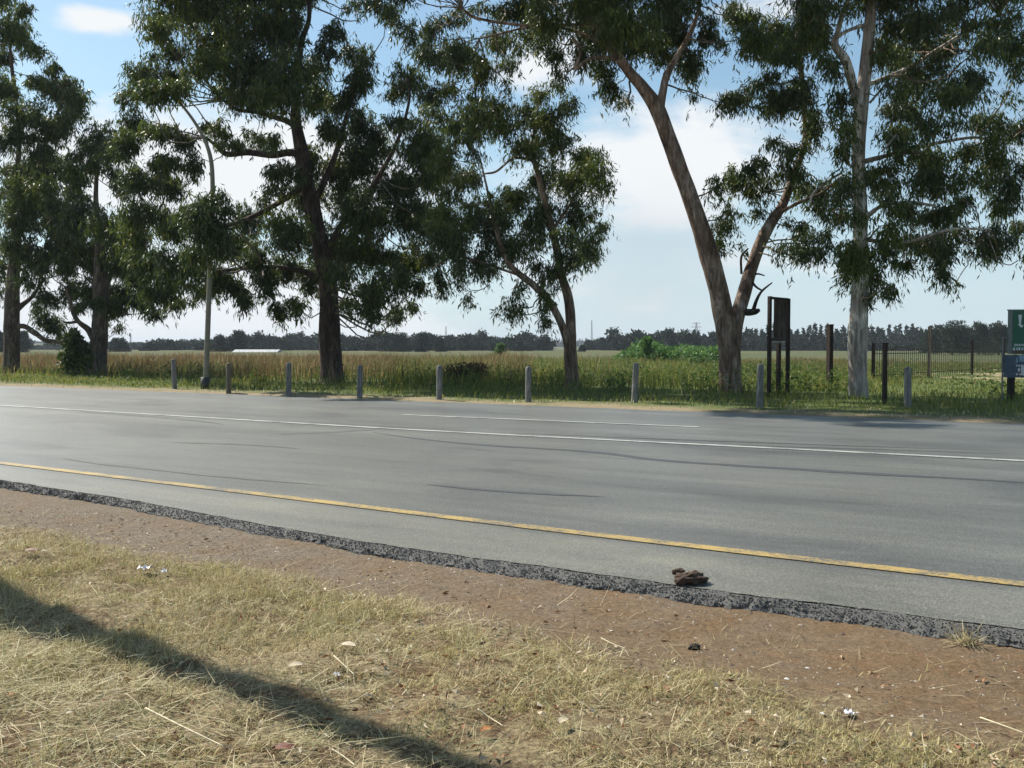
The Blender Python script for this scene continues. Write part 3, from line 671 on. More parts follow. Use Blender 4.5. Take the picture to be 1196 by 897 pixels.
T6_blobs = [(617, 18, 26, 18), (654, 12, 32, 20), (636, 43, 20, 18), (642, 62, 16, 11, .8), (648, 82, 9, 11, .7), (694, 18, 34, 22), (700, 46, 32, 24), (734, 18, 36, 24), (736, 50, 32, 24), (702, 76, 22, 12), (718, 98, 14, 13), (728, 112, 9, 10, .8), (775, 18, 34, 24), (768, 52, 26, 18), (796, 34, 22, 20), (587, 8, 20, 12, .8), (560, 6, 18, 9, .6), (798, 74, 12, 12, .8), (776, 66, 10, 10), (680, 62, 14, 10),
            (808, 60, 18, 16), (809, 84, 9, 12, .8), (809, 116, 4, 12, .6), (830, 30, 17, 20), (850, 12, 12, 18), (842, 50, 8, 10, .7), (700, -15, 60, 22), (790, -15, 40, 22), (640, -12, 30, 14),
            (492, 62, 18, 16, .8), (478, 34, 18, 14, .7), (500, 100, 18, 14, .8), (530, 64, 18, 16, .8), (512, 132, 16, 12, .8), (604, 40, 14, 16, .8),
            (510, 30, 18, 14, .75), (526, 18, 16, 12, .75), (540, 46, 26, 24, .75), (580, 50, 18, 24, .75), (560, 80, 24, 20, .8), (594, 74, 12, 13, .7), (530, 100, 14, 13, .7), (556, 112, 18, 12, .7), (505, 65, 14, 12, .75), (590, 100, 10, 8, .5), (512, 110, 14, 12, .75),
            (880, 40, 30, 17), (906, 26, 34, 18), (896, 60, 18, 13), (918, 60, 22, 18), (936, 34, 28, 22), (870, 20, 18, 16), (853, 116, 13, 16, 1, 1.2), (870, 109, 18, 12, 1, 1.0), (896, 90, 16, 12), (916, 110, 22, 22), (940, 100, 20, 30), (906, 163, 13, 9, .8), (925, 173, 15, 12), (946, 140, 18, 18), (894, 126, 12, 8, .8, 1.3), (842, 120, 6, 8, .6),
            (856, 206, 17, 15), (840, 214, 8, 14, .8), (880, 190, 20, 11), (886, 216, 22, 17), (923, 200, 20, 15), (936, 216, 17, 13), (963, 217, 20, 17), (843, 262, 16, 15, .75), (976, 252, 13, 12), (930, 260, 16, 13, .8), (940, 282, 18, 14), (960, 284, 9, 13, .8), (840, 290, 11, 14, .6), (855, 245, 10, 12, .6), (913, 287, 10, 8, .8), (930, 290, 14, 10, .8), (967, 278, 9, 13, .8), (884, 244, 10, 10, .6), (950, 240, 18, 12, .8), (866, 290, 5, 12, .3)]
gum_tree(34.5, (853, 462), [[(853, 464, 30, 0), (853, 440, 27, 0), (852, 410, 26, 0), (847, 378, 24, 0), (839, 340, 22, -.1), (829, 300, 22, -.2), (816, 258, 20, -.3), (800, 214, 19, -.4), (783, 168, 18, -.5), (768, 128, 18, -.6), (752, 104, 14, -.7), (735, 84, 12, -.8), (718, 60, 10, -.9), (698, 36, 8, -1), (676, 5, 6, -1.1)],
                            [(770, 132, 11, -.6), (774, 108, 10, -.4), (779, 87, 9, -.3), (790, 68, 7, -.1), (804, 44, 6, 0), (815, 15, 5, .1), (820, -20, 4, .1)],
                            [(856, 408, 19, .1), (859, 380, 18, .2), (868, 345, 17, .4), (878, 312, 15, .6), (890, 280, 14, .8), (902, 258, 13, .9), (914, 240, 11, 1), (926, 208, 9, 1.1), (936, 181, 8, 1.2), (941, 158, 7, 1.2), (939, 120, 7, 1.2), (935, 78, 6, 1.2), (930, 40, 4, 1.2)],
                            [(905, 252, 5, .9), (930, 238, 4, .6), (960, 225, 3, .4), (982, 206, 2, .3)], [(724, 68, 6, -.9), (690, 68, 4, -1.2), (672, 80, 4, -1.3), (678, 60, 3, -1.3), (668, 42, 3, -1.4)],
                            [(690, 28, 4, -1), (620, 30, 3, -1.4), (560, 22, 3, -1.6), (540, 10, 2, -1.7)], [(712, 52, 4, -.9), (640, 30, 3, -1), (560, 45, 2, -1.2)]], T6_blobs, M['bark_tan'], M['leaf_dark'],
         'leaning forked gum tree with a heavy brown trunk and broken limb stub', .23, 7.2, 1.8, seed=5, top=(420, 860, -220, -25, 60),
         dead=[(M['black_wood'], [(866, 364, 8, .4), (874, 365, 9, .1), (882, 364, 8, -.1), (887, 362, 4, -.2)], [(880, 362, 5, -.1), (884, 350, 4, -.1), (890, 340, 3, -.2), (902, 330, 1.5, -.3)], [(874, 322, 3, .6), (882, 334, 3, .2), (891, 340, 2, -.2)], [(872, 325, 3, .6), (884, 320, 2.5, .4), (893, 322, 1.5, .3)],
                [(866, 320, 3, .6), (866, 300, 3, .6), (874, 290, 2, .5)])])

T7_blobs = [(1048, 26, 32, 20), (1082, 18, 34, 20), (1052, 58, 28, 22), (1072, 84, 30, 28), (1098, 46, 30, 24), (1114, 10, 20, 12), (1174, 18, 22, 18), (1174, 48, 20, 20), (1190, 80, 8, 18, .9), (1148, 50, 18, 15), (1130, 92, 26, 18), (1108, 110, 24, 22), (1058, 122, 30, 20), (1090, 140, 22, 14), (1180, 106, 12, 12, .35), (1148, 138, 20, 15, .9), (1170, 143, 18, 15), (1190, 147, 12, 14), (1164, 172, 24, 18), (1126, 172, 20, 16, .9), (1050, 160, 26, 20), (1074, 182, 34, 22), (1024, 205, 26, 20), (983, 213, 20, 20),
            (990, 144, 11, 18), (976, 110, 13, 22), (968, 76, 14, 18), (985, 175, 10, 16), (1080, 214, 34, 18), (1124, 206, 20, 13, .8), (1150, 206, 15, 20, .9), (1178, 213, 17, 21), (1166, 236, 17, 17), (1160, 276, 20, 17), (1184, 262, 11, 13), (1098, 246, 26, 18), (1118, 230, 17, 12), (1062, 246, 20, 13, .9), (1074, 276, 26, 16), (1114, 272, 22, 14, .9), (1037, 266, 19, 14, .9), (996, 284, 20, 15), (1040, 232, 20, 12), (1002, 244, 14, 12, .8),
            (996, 306, 16, 20), (1018, 316, 15, 18), (1030, 292, 22, 13), (1037, 336, 9, 13), (1010, 334, 13, 10), (989, 324, 6, 11, .8), (1054, 300, 18, 9, .8), (1087, 284, 22, 14), (1110, 290, 16, 11, .9), (1104, 322, 10, 14), (1097, 308, 8, 13, .8), (1117, 330, 4, 9, .7), (1164, 280, 20, 14), (1158, 296, 10, 9, .7), (1190, 306, 4, 13, .35), (1016, 345, 8, 10, .6), (950, 20, 26, 20), (960, 46, 18, 18), (1030, 60, 14, 26, .7), (1044, 95, 14, 16, .7), (1140, 20, 16, 16, .5), (1210, 40, 20, 30), (1215, 130, 22, 30), (1205, 190, 18, 20, .7),
            (1040, -15, 60, 22), (1150, -12, 50, 20), (960, -10, 40, 18)]
gum_tree(32, (1003, 464), [[(1003, 466, 24, 0), (1002, 440, 23, 0), (1001, 405, 23, 0), (1004, 360, 20, 0), (1005, 310, 18, 0), (1005, 260, 16, 0), (1003, 210, 15, 0), (1003, 170, 15, 0), (1006, 130, 15, 0), (1010, 90, 14, 0), (1014, 50, 13, 0), (1017, 15, 12, 0), (1020, -40, 9, 0)],
                           [(1003, 136, 9, -.1), (999, 112, 10, -.2), (992, 84, 11, -.3), (986, 68, 11, -.4), (975, 53, 9, -.5), (979, 36, 6, -.5), (984, 16, 6, -.5), (993, -5, 5, -.5)],
                           [(976, 46, 4, -.5), (986, 38, 4, -.4), (1000, 32, 4, -.2), (1014, 28, 4, 0)], [(1006, 255, 7, 0), (1016, 250, 6, -.3), (1028, 242, 4, -.5), (1060, 236, 3, -.8), (1090, 240, 3, -1)],
                           [(1012, 100, 6, 0), (1060, 80, 5, .5), (1092, 60, 5, .8), (1124, 40, 4, 1), (1150, 26, 3, 1.2), (1166, 18, 3, 1.3)], [(1004, 190, 6, 0), (1050, 178, 5, .6), (1100, 166, 4, 1), (1150, 162, 3, 1.3), (1178, 190, 2, 1.4)],
                           [(1005, 280, 5, 0), (1060, 282, 4, -.6), (1110, 268, 3, -.8), (1156, 268, 2, -.9)]], T7_blobs, M['bark_pale'], M['leaf_dark'],
         'tall gum tree with smooth whitish trunk beside the rusty posts', .23, 7.0, 1.8, seed=6, top=(930, 1240, -230, -25, 50),
         dead=[(M['dead_wood'], [(1016, 120, 3, -.5), (1028, 106, 2.5, -.9), (1044, 87, 1.5, -1.2)], [(946, 238, 2.5, -1.2), (950, 226, 3, -1.2), (966, 212, 3, -1), (983, 202, 3, -.6)], [(990, 190, 5, -.4), (987, 178, 4, -.7), (986, 166, 4, -.8), (977, 150, 3, -.9)],
                [(1030, 177, 2, -1.4), (1040, 166, 2.5, -1.4), (1047, 158, 2, -1.4), (1050, 165, 1.5, -1.4)])])

# the roadside gum whose trunk throws the shadow over the near grass (it stands left of the frame)
loc = np.array([-6.75, 8.90, -.05]); root = empty('gum_tree', loc, 'gum tree left of the photo that throws the trunk shadow over the near grass', 'tree')
tb = MB(); P = spline([(0, 0, -.3), (.02, 0, 1.5), (.0, .05, 4), (-.05, .05, 7), (-.05, .05, 12), (.05, 0, 18)], 40); tb.tube(P, np.interp(P[:, 2], [-.3, 0, 2, 4.2, 5.6, 7.0, 12, 18], [.50, .42, .35, .275, .175, .13, .10, .05]), 16, .14, True, 3)
for a in range(5):
    an = a * 1.3 + .4; tb.tube(spline([(0, 0, 14.4 + a * .4), (1.1 * math.cos(an), 1.1 * math.sin(an), 15.7 + a * .4), (2.2 * math.cos(an), 2.2 * math.sin(an), 17.0 + a * .4)], 8), np.linspace(.11, .03, 8), 7, .1, True, a)
tb.build('trunk', M['bark_brown'], root, True)
cc = np.column_stack([rng.normal(0, 1.4, 30), rng.normal(0, 1.4, 30), rng.uniform(16, 20, 30)]); own = rng.integers(0, 30, 16000)
P = cc[own] + rng.normal(0, .45, (16000, 3)); D = np.column_stack([rng.normal(0, .5, 16000), rng.normal(0, .5, 16000), rng.normal(-.8, .4, 16000)])
link('crown', leaf_mesh('crown', P, D, rng.uniform(.15, .3, 16000), rng.uniform(.03, .06, 16000)), M['leaf_dark'], root)


# ---------------------------------------------------------------- shrubs and far trees
def leafy(name, P, size, mat, parent=None, aspect=.55, down=0.0):
    n = len(P); D = rng.normal(0, 1, (n, 3)) + np.array([0, 0, -down]); L = size * rng.uniform(.6, 1.4, n)
    return link(name, leaf_mesh(name, P, D, L, L * aspect), mat, parent)


def shell(c, ax, n, lo=.55):
    g = rng.normal(size=(n, 3)); g /= np.linalg.norm(g, axis=1)[:, None]
    return np.asarray(c) + g * (lo + (1 - lo) * rng.random((n, 1)) ** .6) * np.asarray(ax)


def fz(x, y): return float(field_h(np.array(x), np.array(y)))


def far_tree(px, top, bot, Y, wpx, mat, label, cat='tree', name='far_tree', group=None, conical=False, n=420, lobes=9, leaf=None, hide=0.0):
    sc = Y / FPX; x = (px - CX) / FPX * Y; z0 = fz(x, Y); zt = dep(px, top, Y)[2]; zb = max(z0 - .1, dep(px, bot, Y)[2]); H = zt - zb; W = wpx * sc / 2
    loc = np.array([x, Y, z0]); root = empty(name, loc, label, cat, group)
    P = []
    for k in range(lobes):
        f = (k + rng.random()) / lobes; rr = W * (1 - .8 * f if conical else (.60 + .40 * math.sin(math.pi * min(1, f + .25))))
        a = rng.random() * 6.28; q = rng.random() ** .5 * .62 * rr
        c = np.array([q * math.cos(a) * 1.0, q * math.sin(a), zb - z0 + H * (.06 + .80 * f)])
        r = max(.35, rr * rng.uniform(.4, .65)); P.append(shell(c, (r, r, min(r, H * .30)), n // lobes, .3))
    P = np.concatenate(P); P[:, 2] = np.clip(P[:, 2], .02, H + zb - z0)
    leafy('crown', P, leaf or max(.3, 3.2 * sc), mat, root)
    tb = MB(); tb.tube([(0, 0, -.2), (0.05, 0, (zb - z0) + H * .4), (0, 0, (zb - z0) + H * .7)], [.035 * H + .03, .025 * H + .03, .02], 6); tb.build('trunk', M['bark_brown'], root)
    return root


far_tree(88, 386, 431, 54, 42, M['leaf_dark'], 'low rounded dark shrub left of the short reddish gum trunk', 'shrub', 'shrub', n=2600, lobes=16, leaf=.26)
# bright shrubbery beyond the forked gum: one continuous thicket
P = []
for k in range(150):
    px = rng.uniform(728, 846); Y = rng.uniform(88, 125); x = (px - CX) / FPX * Y; h = 1.15 + .75 * fbm(px * .045, Y * .05, 3) + (.55 if abs(px - 756) < 8 else 0)
    h *= min(1, (px - 716) / 30)
    P.append(shell((x, Y, h * .6 + fz(x, Y)), (1.5, 1.5, h * .62), 170, .35))
o = leafy('thicket', np.concatenate(P), .34, M['leaf_shrub']); tag(o, 'bright green thicket of low bushes in the field', 'thicket', kind='stuff')

# far woods: masses of crowns
def wood(name, spans, label):
    P = []
    for (x0, x1, top, bot, Y, step, conical) in spans:
        px = x0
        while px < x1:
            tp = (top if not callable(top) else top(px)) + (rng.uniform(-3.5, 1.5) if conical else 9 * (fbm(px * .06 + 300, top(px) if callable(top) else top, 2) - .5) + rng.uniform(-1.5, 1.5)); Yk = Y * rng.uniform(.95, 1.12); sc = Yk / FPX; x = (px - CX) / FPX * Yk
            z0 = fz(x, Yk); zt = CAMH + (HOR - tp) * sc; H = zt - z0; wd = step * sc * (1.1 if not conical else .8)
            if conical:
                n = 420; f = rng.random(n) ** 1.5; a = rng.random(n) * 6.28; r = wd * (1 - f) * rng.uniform(.5, 1, n) * 1.1 + .1
                P.append(np.column_stack([x + r * np.cos(a), Yk + r * np.sin(a), z0 + H * (.02 + .98 * f)]))
            else:
                for k in range(7):
                    f = (.1, .2, .35, .45, .6, .72, .8)[k]; P.append(shell((x + rng.normal(0, wd * .35), Yk + rng.normal(0, wd * .3), z0 + H * f), (wd * .66, wd * .66, H * .25), 110, .2))
            px += step * rng.uniform(.55, 1.05)
    P = np.concatenate(P)
    o = leafy(name, P, 1.15, M['leaf_far']); tag(o, label, 'wood', kind='stuff'); return o


wood('distant_wood', [(716, 860, lambda p: 389 + 2 * math.sin(p * .2), 408, 380, 9, False), (690, 860, 398, 408, 440, 8, False)], 'dark rounded distant wood left of the forked gum')
wood('conifer_wood', [(858, 1100, lambda p: 383 + 3 * math.sin(p * .13), 408, 420, 8, True), (850, 1100, 392, 408, 400, 6, True), (850, 1100, 396, 408, 410, 7, False), (850, 1100, 399, 408, 390, 6, False), (1085, 1230, 384, 408, 300, 8, False), (1085, 1230, 395, 408, 290, 7, False)], 'long dark row of pointed conifers on the horizon')
wood('distant_wood', [(395, 640, lambda p: 392 + 2.5 * math.sin(p * .11), 409, 400, 9, False), (395, 640, 400, 409, 380, 7, False)], 'dark rounded distant wood behind the middle field')
wood('distant_wood', [(180, 300, lambda p: 399 - (p - 180) * .06, 409, 450, 8, False), (290, 386, lambda p: 391 + 2 * math.sin(p * .2), 408, 430, 9, False), (236, 300, 398, 409, 400, 7, False), (300, 400, 400, 409, 420, 7, False)], 'dark distant wood beyond the curved lamp post')
wood('distant_wood', [(-60, 34, lambda p: 396, 410, 420, 9, False), (40, 180, lambda p: 402, 410, 600, 7, False)], 'low distant wood behind the leftmost gum trunks')
wood('distant_wood', [(640, 722, 397, 400, 1500, 3.2, True), (-100, 420, 400, 403, 1700, 4, False), (420, 720, 399, 402, 1600, 4, False)], 'tiny row of trees on the far rise')
for (px, top, bot, Y, wd, lab) in [(1112, 375, 405, 215, 34, 'broad dark tree just right of the pale rusty fence post'), (1143, 376, 405, 225, 30, 'lighter green tree at the right end of the conifers'), (1166, 376, 405, 220, 28, 'dark tree right behind the green sign board'), (1090, 384, 405, 230, 24, 'low dark tree right beside the pale rusty fence post'), (1128, 381, 405, 240, 26, 'dark tree between the two rounded trees by the green sign'), (1200, 374, 405, 210, 30, 'dark tree hidden mostly by the green sign'),
                               (468, 389, 409, 330, 30, 'broad dark tree left of the gap in the middle wood'), (454, 389, 408, 340, 20, 'dark round tree in the left half of the middle wood'), (493, 388, 409, 320, 22, 'dark upright tree right of the gap in the middle wood'), (513, 394, 409, 330, 16, 'small dark tree under the left lattice mast'), (278, 385, 409, 330, 26, 'tallest dark tree of the wood over the pale shed'), (256, 391, 409, 330, 24, 'round dark tree right beside the lamp post'),
                               (704, 394, 408, 420, 10, 'small lone tree in the field right of the slender gum'), (680, 404, 409, 330, 7, 'tiny dark bush right of the slender gum trunk'), (26, 385, 412, 300, 20, 'dark tree just right of the leftmost gum trunk'), (139, 395, 411, 330, 24, 'round dark tree right of the short reddish gum'), (176, 401, 411, 380, 24, 'flat low dark tree left of the lamp post'), (0, 383, 412, 300, 14, 'dark tree on the left edge of the photo')]:
    far_tree(px, top, bot + 4, Y, wd * (1.55 if px > 1080 else 1.25), M['leaf_far'], lab, group='distant trees beyond the field', n=4200, lobes=26, leaf=max(.4, 1.9 * Y / FPX))
far_tree(584, 402, 413, 120, 14, M['leaf_shrub'], 'small bright green tree in the middle of the field', 'tree', 'young_tree', n=700, lobes=9, leaf=.3)
far_tree(755, 394, 413, 86, 14, M['leaf_shrub'], 'tallest bright bush standing up from the left of the thicket', 'shrub', 'shrub', n=900, lobes=9, leaf=.28)

# lattice masts and pylon
def mast(px, top, bot, Y, label, arms=False):
    x = (px - CX) / FPX * Y; z0 = fz(x, Y); H = dep(px, top, Y)[2] - z0; root = empty('lattice_mast', (x, Y, z0), label, 'mast', 'masts on the horizon'); b = MB()
    w0 = .9 if not arms else 2.6
    for sx_, sy_ in ((1, 1), (1, -1), (-1, 1), (-1, -1)): b.tube([(sx_ * w0, sy_ * w0, -.5), (sx_ * .28, sy_ * .28, H)], [.16, .12], 4)
    for k in range(14):
        f = k / 14; g = (k + 1) / 14; wa = w0 * (1 - f) + .28 * f; wb = w0 * (1 - g) + .28 * g
        for sy_ in (1, -1): b.bar((wa, sy_ * wa, f * H), (-wb, sy_ * wb, g * H), .08, 4); b.bar((-wa, sy_ * wa, f * H), (wb, sy_ * wb, g * H), .08, 4)
    b.build('lattice', M['sign_grey'], root)
    if arms:
        for f, wd in ((.97, 3.6), (.84, 4.8), (.71, 4.2)):
            c = MB(); c.bar((-wd, 0, H * f), (wd, 0, H * f), .17, 4); c.bar((-wd, 0, H * f), (0, 0, H * f + 1.4), .1, 4); c.bar((wd, 0, H * f), (0, 0, H * f + 1.4), .1, 4); c.build('crossarm', M['sign_grey'], root)


mast(521, 381, 396, 900, 'thin lattice mast over the middle wood')
mast(691, 374, 396, 900, 'thin lattice mast right of the slender gum trunk')
mast(813, 377, 395, 900, 'power pylon with crossarms beside the leaning gum trunk', True)
mast(153, 389, 402, 1000, 'small thin mast right of the short reddish gum')

# long pale shed
Y = 300; x0 = (276 - CX) / FPX * Y; x1 = (326 - CX) / FPX * Y; xc = (x0 + x1) / 2; z0 = fz(xc, Y); L = x1 - x0
root = empty('shed', (xc, Y, z0), 'long low white roofed shed below the distant wood', 'shed'); hw = max(.8, CAMH - 1.15 * Y / FPX * 3 + .3)
zr = dep(300, 408.2, Y)[2] - z0; ze = zr - .75
b = MB(); b.box((0, 0, ze / 2), (L, 7, ze)); b.build('wall', M['white_wall'], root)
b = MB(); V = [(-L / 2 - .3, -3.9, ze - .05), (L / 2 + .3, -3.9, ze - .05), (L / 2 + .3, 0, zr), (-L / 2 - .3, 0, zr), (-L / 2 - .3, 3.9, ze - .05), (L / 2 + .3, 3.9, ze - .05)]
b.add(V, [[0, 1, 2, 3], [3, 2, 5, 4], [0, 4, 5, 1]], [[0, 3, 4], [1, 5, 2]]); b.build('roof', M['white_roof'], root)

# ---------------------------------------------------------------- street lamp
base = at(240, 456); Y = base[1]; loc = base
root = empty('street_lamp', loc, 'tall pale steel lamp post curving over to the left through the gum leaves', 'street lamp')
pp = [(240, 456), (242, 400), (245, 320), (248, 240), (248, 205), (246, 185), (241, 168), (233, 152), (222, 135), (208, 118), (196, 108)]
P = rel(np.array([dep(x, y, Y) for x, y in pp]), loc); P[0] = (0, 0, -.1); Ps = spline(P, 60)
b = MB(); b.tube(Ps, np.interp(np.linspace(0, 1, 60), [0, .5, 1], [.108, .080, .038]), 12); b.build('pole', M['steel'], root, True)
b = MB(); b.tube([Ps[0] + (0, 0, .12), Ps[0] + (0, 0, .62)], [.172, .172], 12); b.build('base_band', M['steel_dark'], root, True)
h = P[-1]; b = MB(); hp = spline([h + (.05, 0, -.06), h + (-.25, 0, .10), h + (-.6, 0, .16), h + (-.95, 0, .15)], 12); b.tube(hp, [.045, .06, .07, .085, .10, .105, .105, .10, .09, .08, .06, .03], 10)
lh = b.build('lamp_head', M['steel'], root, True)
b = MB(); b.tube([h + (-.35, 0, .0), h + (-.85, 0, .02)], [.06, .065], 10); b.build('lens', M['sign_white'], lh, True)

# ---------------------------------------------------------------- bollards
def bollard_mesh(name, H, r):
    b = MB(); z = [-.25, 0, .3 * H, .6 * H, .9 * H, .965 * H, .99 * H, H]; rr = [r * 1.06, r * 1.05, r * 1.03, r, r * .98, r * .92, r * .75, r * .25]
    b.tube([(0, 0, q) for q in z], rr, 16, .03); F = [np.concatenate(b.F4), np.concatenate(b.F3)]
    return mesh_np(name, np.concatenate(b.V), F, True)


bme = bollard_mesh('bollard', 1.12, .092); bme.materials.append(M['post_grey'])
bmb = bollard_mesh('bollard', 1.08, .092); bmb.materials.append(M['post_brown'])
for (px, py, me, lab, tilt) in [(204, 456, bme, 'grey post bollard left of the lamp post, furthest left of its row', .01), (267, 460, bmb, 'brownish post bollard just right of the lamp post', -.01), (337, 463, bme, 'grey post bollard left of the thick dark gum trunk', .01), (420, 465.5, bme, 'grey post bollard just right of the thick dark gum trunk', .015), (513, 468.5, bme, 'grey post bollard before the dark burnt bush', 0),
                                (617, 471, bme, 'grey post bollard left of the slender forked gum', .005), (741, 473, bme, 'slightly tilted grey post bollard between the slender and the leaning gum', -.04), (887, 478, bme, 'grey post bollard between the leaning gum trunk and the dark notice board', -.01), (1060, 478, bme, 'grey post bollard right of the white gum trunk, furthest right of its row', 0)]:
    o = bpy.data.objects.new('bollard', me); COL.objects.link(o); q = at(px, py); o.location = (q[0], q[1], .04); o.rotation_euler = (tilt * 1.5 + .012, tilt * 1.8 - .01, px * .3); o.scale = (1, 1, 1 + .06 * math.sin(px * .13))
    tag(o, lab, 'bollard', 'post bollards along the far verge')

# ---------------------------------------------------------------- dark notice board on posts
pl = at(898, 466); loc = pl; root = empty('notice_board', loc, 'dark weathered notice board on rusty posts between two gums', 'notice board')
Yb = pl[1]
zt = dep(898, 346, Yb)[2]
pr = np.array([(920 - CX) / FPX * (Yb + 1.05), Yb + 1.05, 0]) - loc; pm = np.array([(912 - CX) / FPX * (Yb + .15), Yb + .15, 0]) - loc
for q, zz, r in ((np.zeros(3), zt, .075), (pr, zt - .02, .075)):
    b = MB(); b.box((q[0], q[1], zz / 2 - .1), (.10, .10, zz + .2), .5); b.build('post', M['rust'], root)
b = MB(); b.box((pm[0] + .02, pm[1] + .35, .85), (.11, .11, 1.9), .5); b.build('post', M['rust'], root)
d = pr / np.linalg.norm(pr); ang = math.atan2(d[1], d[0]); Lb = np.linalg.norm(pr)
c = pr * .5
for zz in (zt - .05, 1.92):
    b = MB(); b.box((c[0], c[1], zz), (Lb - .10, .07, .08), ang); b.build('crossbar', M['rust'], root)
b = MB(); c = pr * .60; b.box((c[0], c[1], (zt - .09 + 1.97) / 2), (Lb * .70, .05, zt - .09 - 1.97), ang); b.build('panel', M['board'], root)
b = MB()
for k in range(3): b.box((c[0] - .03, c[1] - .03, 2.2 + k * .32), (Lb * .67, .02, .03), ang)
b.build('slat', M['rust'], root)

# ---------------------------------------------------------------- rusty posts and palisade fence
def post(px, top, bot, wpx, mat, label, Y=None):
    q = at(px, bot) if Y is None else np.array([(px - CX) / FPX * Y, Y, 0]); zt = dep(px, top, q[1])[2]; wd = wpx * q[1] / FPX
    b = MB(); b.box((0, 0, zt / 2 - .15), (wd, wd, zt + .3), .4); b.box((0, 0, zt + .02), (wd * 1.15, wd * 1.15, .04), .4); o = b.build('post', mat); o.location = (q[0], q[1], 0)
    o.name = 'iron_post'; tag(o, label, 'post', 'iron posts on the right')


post(969, 380, 455, 5.5, M['rust'], 'dark rusty iron post standing alone left of the white gum trunk', 38)
post(1033, 402, 474, 4.0, M['rust'], 'thin dark iron post just right of the white gum trunk')


def fence(A, B, n, H, label, posts, group=None):
    A = np.array(A); B = np.array(B); root = empty('palisade_fence', (*A, 0), label, 'fence', 'palisade fence around the field'); d = (B - A); L = np.linalg.norm(d); u = d / L; ang = math.atan2(u[1], u[0])
    g = lambda f: np.array([*(d * f), fz(*(A + d * f))])
    b = MB()
    for k in range(n):
        q = g((k + .5) / n); b.box(q + (0, 0, H / 2), (.05, .018, H), ang); b.add(q + np.array([(-.025 * u[0], -.025 * u[1], H), (.025 * u[0], .025 * u[1], H), (0, 0, H + .09)]), None, [[0, 1, 2]])
    b.build('pickets', M['fence_green'], root)['label'] = 'row of thin pointed pale pickets'
    for zz in (.35, H - .35):
        b = MB(); q0, q1 = g(0), g(1); off = np.array([-u[1], u[0], 0]) * .03; b.bar(q0 + off + (0, 0, zz), q1 + off + (0, 0, zz), .022, 5); b.build('rail', M['fence_green'], root)
    for f, hp, mt in posts:
        q = g(f); b = MB(); b.box(q + (0, 0, hp / 2 - .1), (.14, .14, hp + .2), ang); b.build('post', mt, root)


G = lambda px, Y: ((px - CX) / FPX * Y, Y)
fence(G(1020, 47), G(1085, 54), 26, 1.75, 'nearer run of thin palisade fence, right of the white gum', [(0, 1.9, M['rust']), (1, 2.85, M['rust_light'])])
fence(G(1087, 54.3), G(1172, 66), 44, 1.9, 'farther run of thin palisade fence reaching towards the green sign', [(.52, 2.15, M['rust']), (1, 2.3, M['rust'])])

# ---------------------------------------------------------------- green sign board cut by the right edge
pl = at(1181, 470); Ys = pl[1]; loc = pl
root = empty('sign_board', loc, 'green and slate sign board cut by the right edge of the photo', 'sign')
Zy = lambda py: dep(1181, py, Ys)[2]; Xp = lambda px: (px - CX) / FPX * Ys - loc[0]
xl = Xp(1175.5); wd = 1.5
for xx, ww in ((Xp(1181), .17), (xl + wd - .25, .17)):
    b = MB(); b.box((xx, 0, Zy(440) / 2 - .1), (ww, .14, Zy(440) + .2)); b.build('leg', M['black_wood'], root)
zt, zm, zb = Zy(363), Zy(413.5), Zy(441)
b = MB(); b.box((xl + wd / 2, -.06, (zt + zm) / 2), (wd, .06, zt - zm)); pn = b.build('green_panel', M['sign_green'], root)
b = MB(); b.box((xl - .0 + wd / 2 - .05, -.06, (zm + zb) / 2 - .01), (wd + .1, .07, zm - zb - .03)); pb = b.build('slate_panel', M['sign_blue'], root)
b = MB(); b.box((xl + .05, -.10, (zt + zm) / 2), (.10, .02, zt - zm)); b.box((xl + wd / 2, -.06, zt + .02), (wd + .04, .09, .035)); b.build('frame', M['sign_grey'], root)
b = MB(); b.add([(xl + .28, -.098, zt - .12), (xl + .39, -.098, zt - .12), (xl + .36, -.098, zt - .44), (xl + .31, -.098, zt - .40)], [[0, 3, 2, 1]])
b.add([(xl + .26, -.101, zt - .40), (xl + .44, -.101, zt - .44), (xl + .38, -.101, zt - .52)], None, [[0, 2, 1]]); b.build('emblem', M['sign_white'], root)
def marks(z, h, x0, x1, mat, seed, y=-.098):
    r = random.Random(seed); b = MB(); x = x0
    while x < x1:
        k = r.uniform(.03, .055); b.box((x + k / 2, y, z), (k, .006, h * r.uniform(.75, 1))); b.box((x + k * .5, y - .002, z + h * r.choice((-.3, .3, .1))), (k * 1.5, .006, h * .22)); x += k * 1.9
    return b.build('lettering', mat, root)
marks(Zy(403), .075, xl + .18, xl + wd - .1, M['sign_white'], 1); marks(Zy(407.5), .09, xl + .14, xl + wd - .1, M['sign_white'], 2); marks(Zy(411), .07, xl + .14, xl + wd - .1, M['sign_red'], 3)
marks(Zy(427), .07, xl + .24, xl + wd - .1, M['sign_white'], 4, -.103); marks(Zy(432), .12, xl + .30, xl + wd - .1, M['sign_white'], 5, -.103); marks(Zy(437), .06, xl + .24, xl + wd - .1, M['sign_white'], 6, -.103)
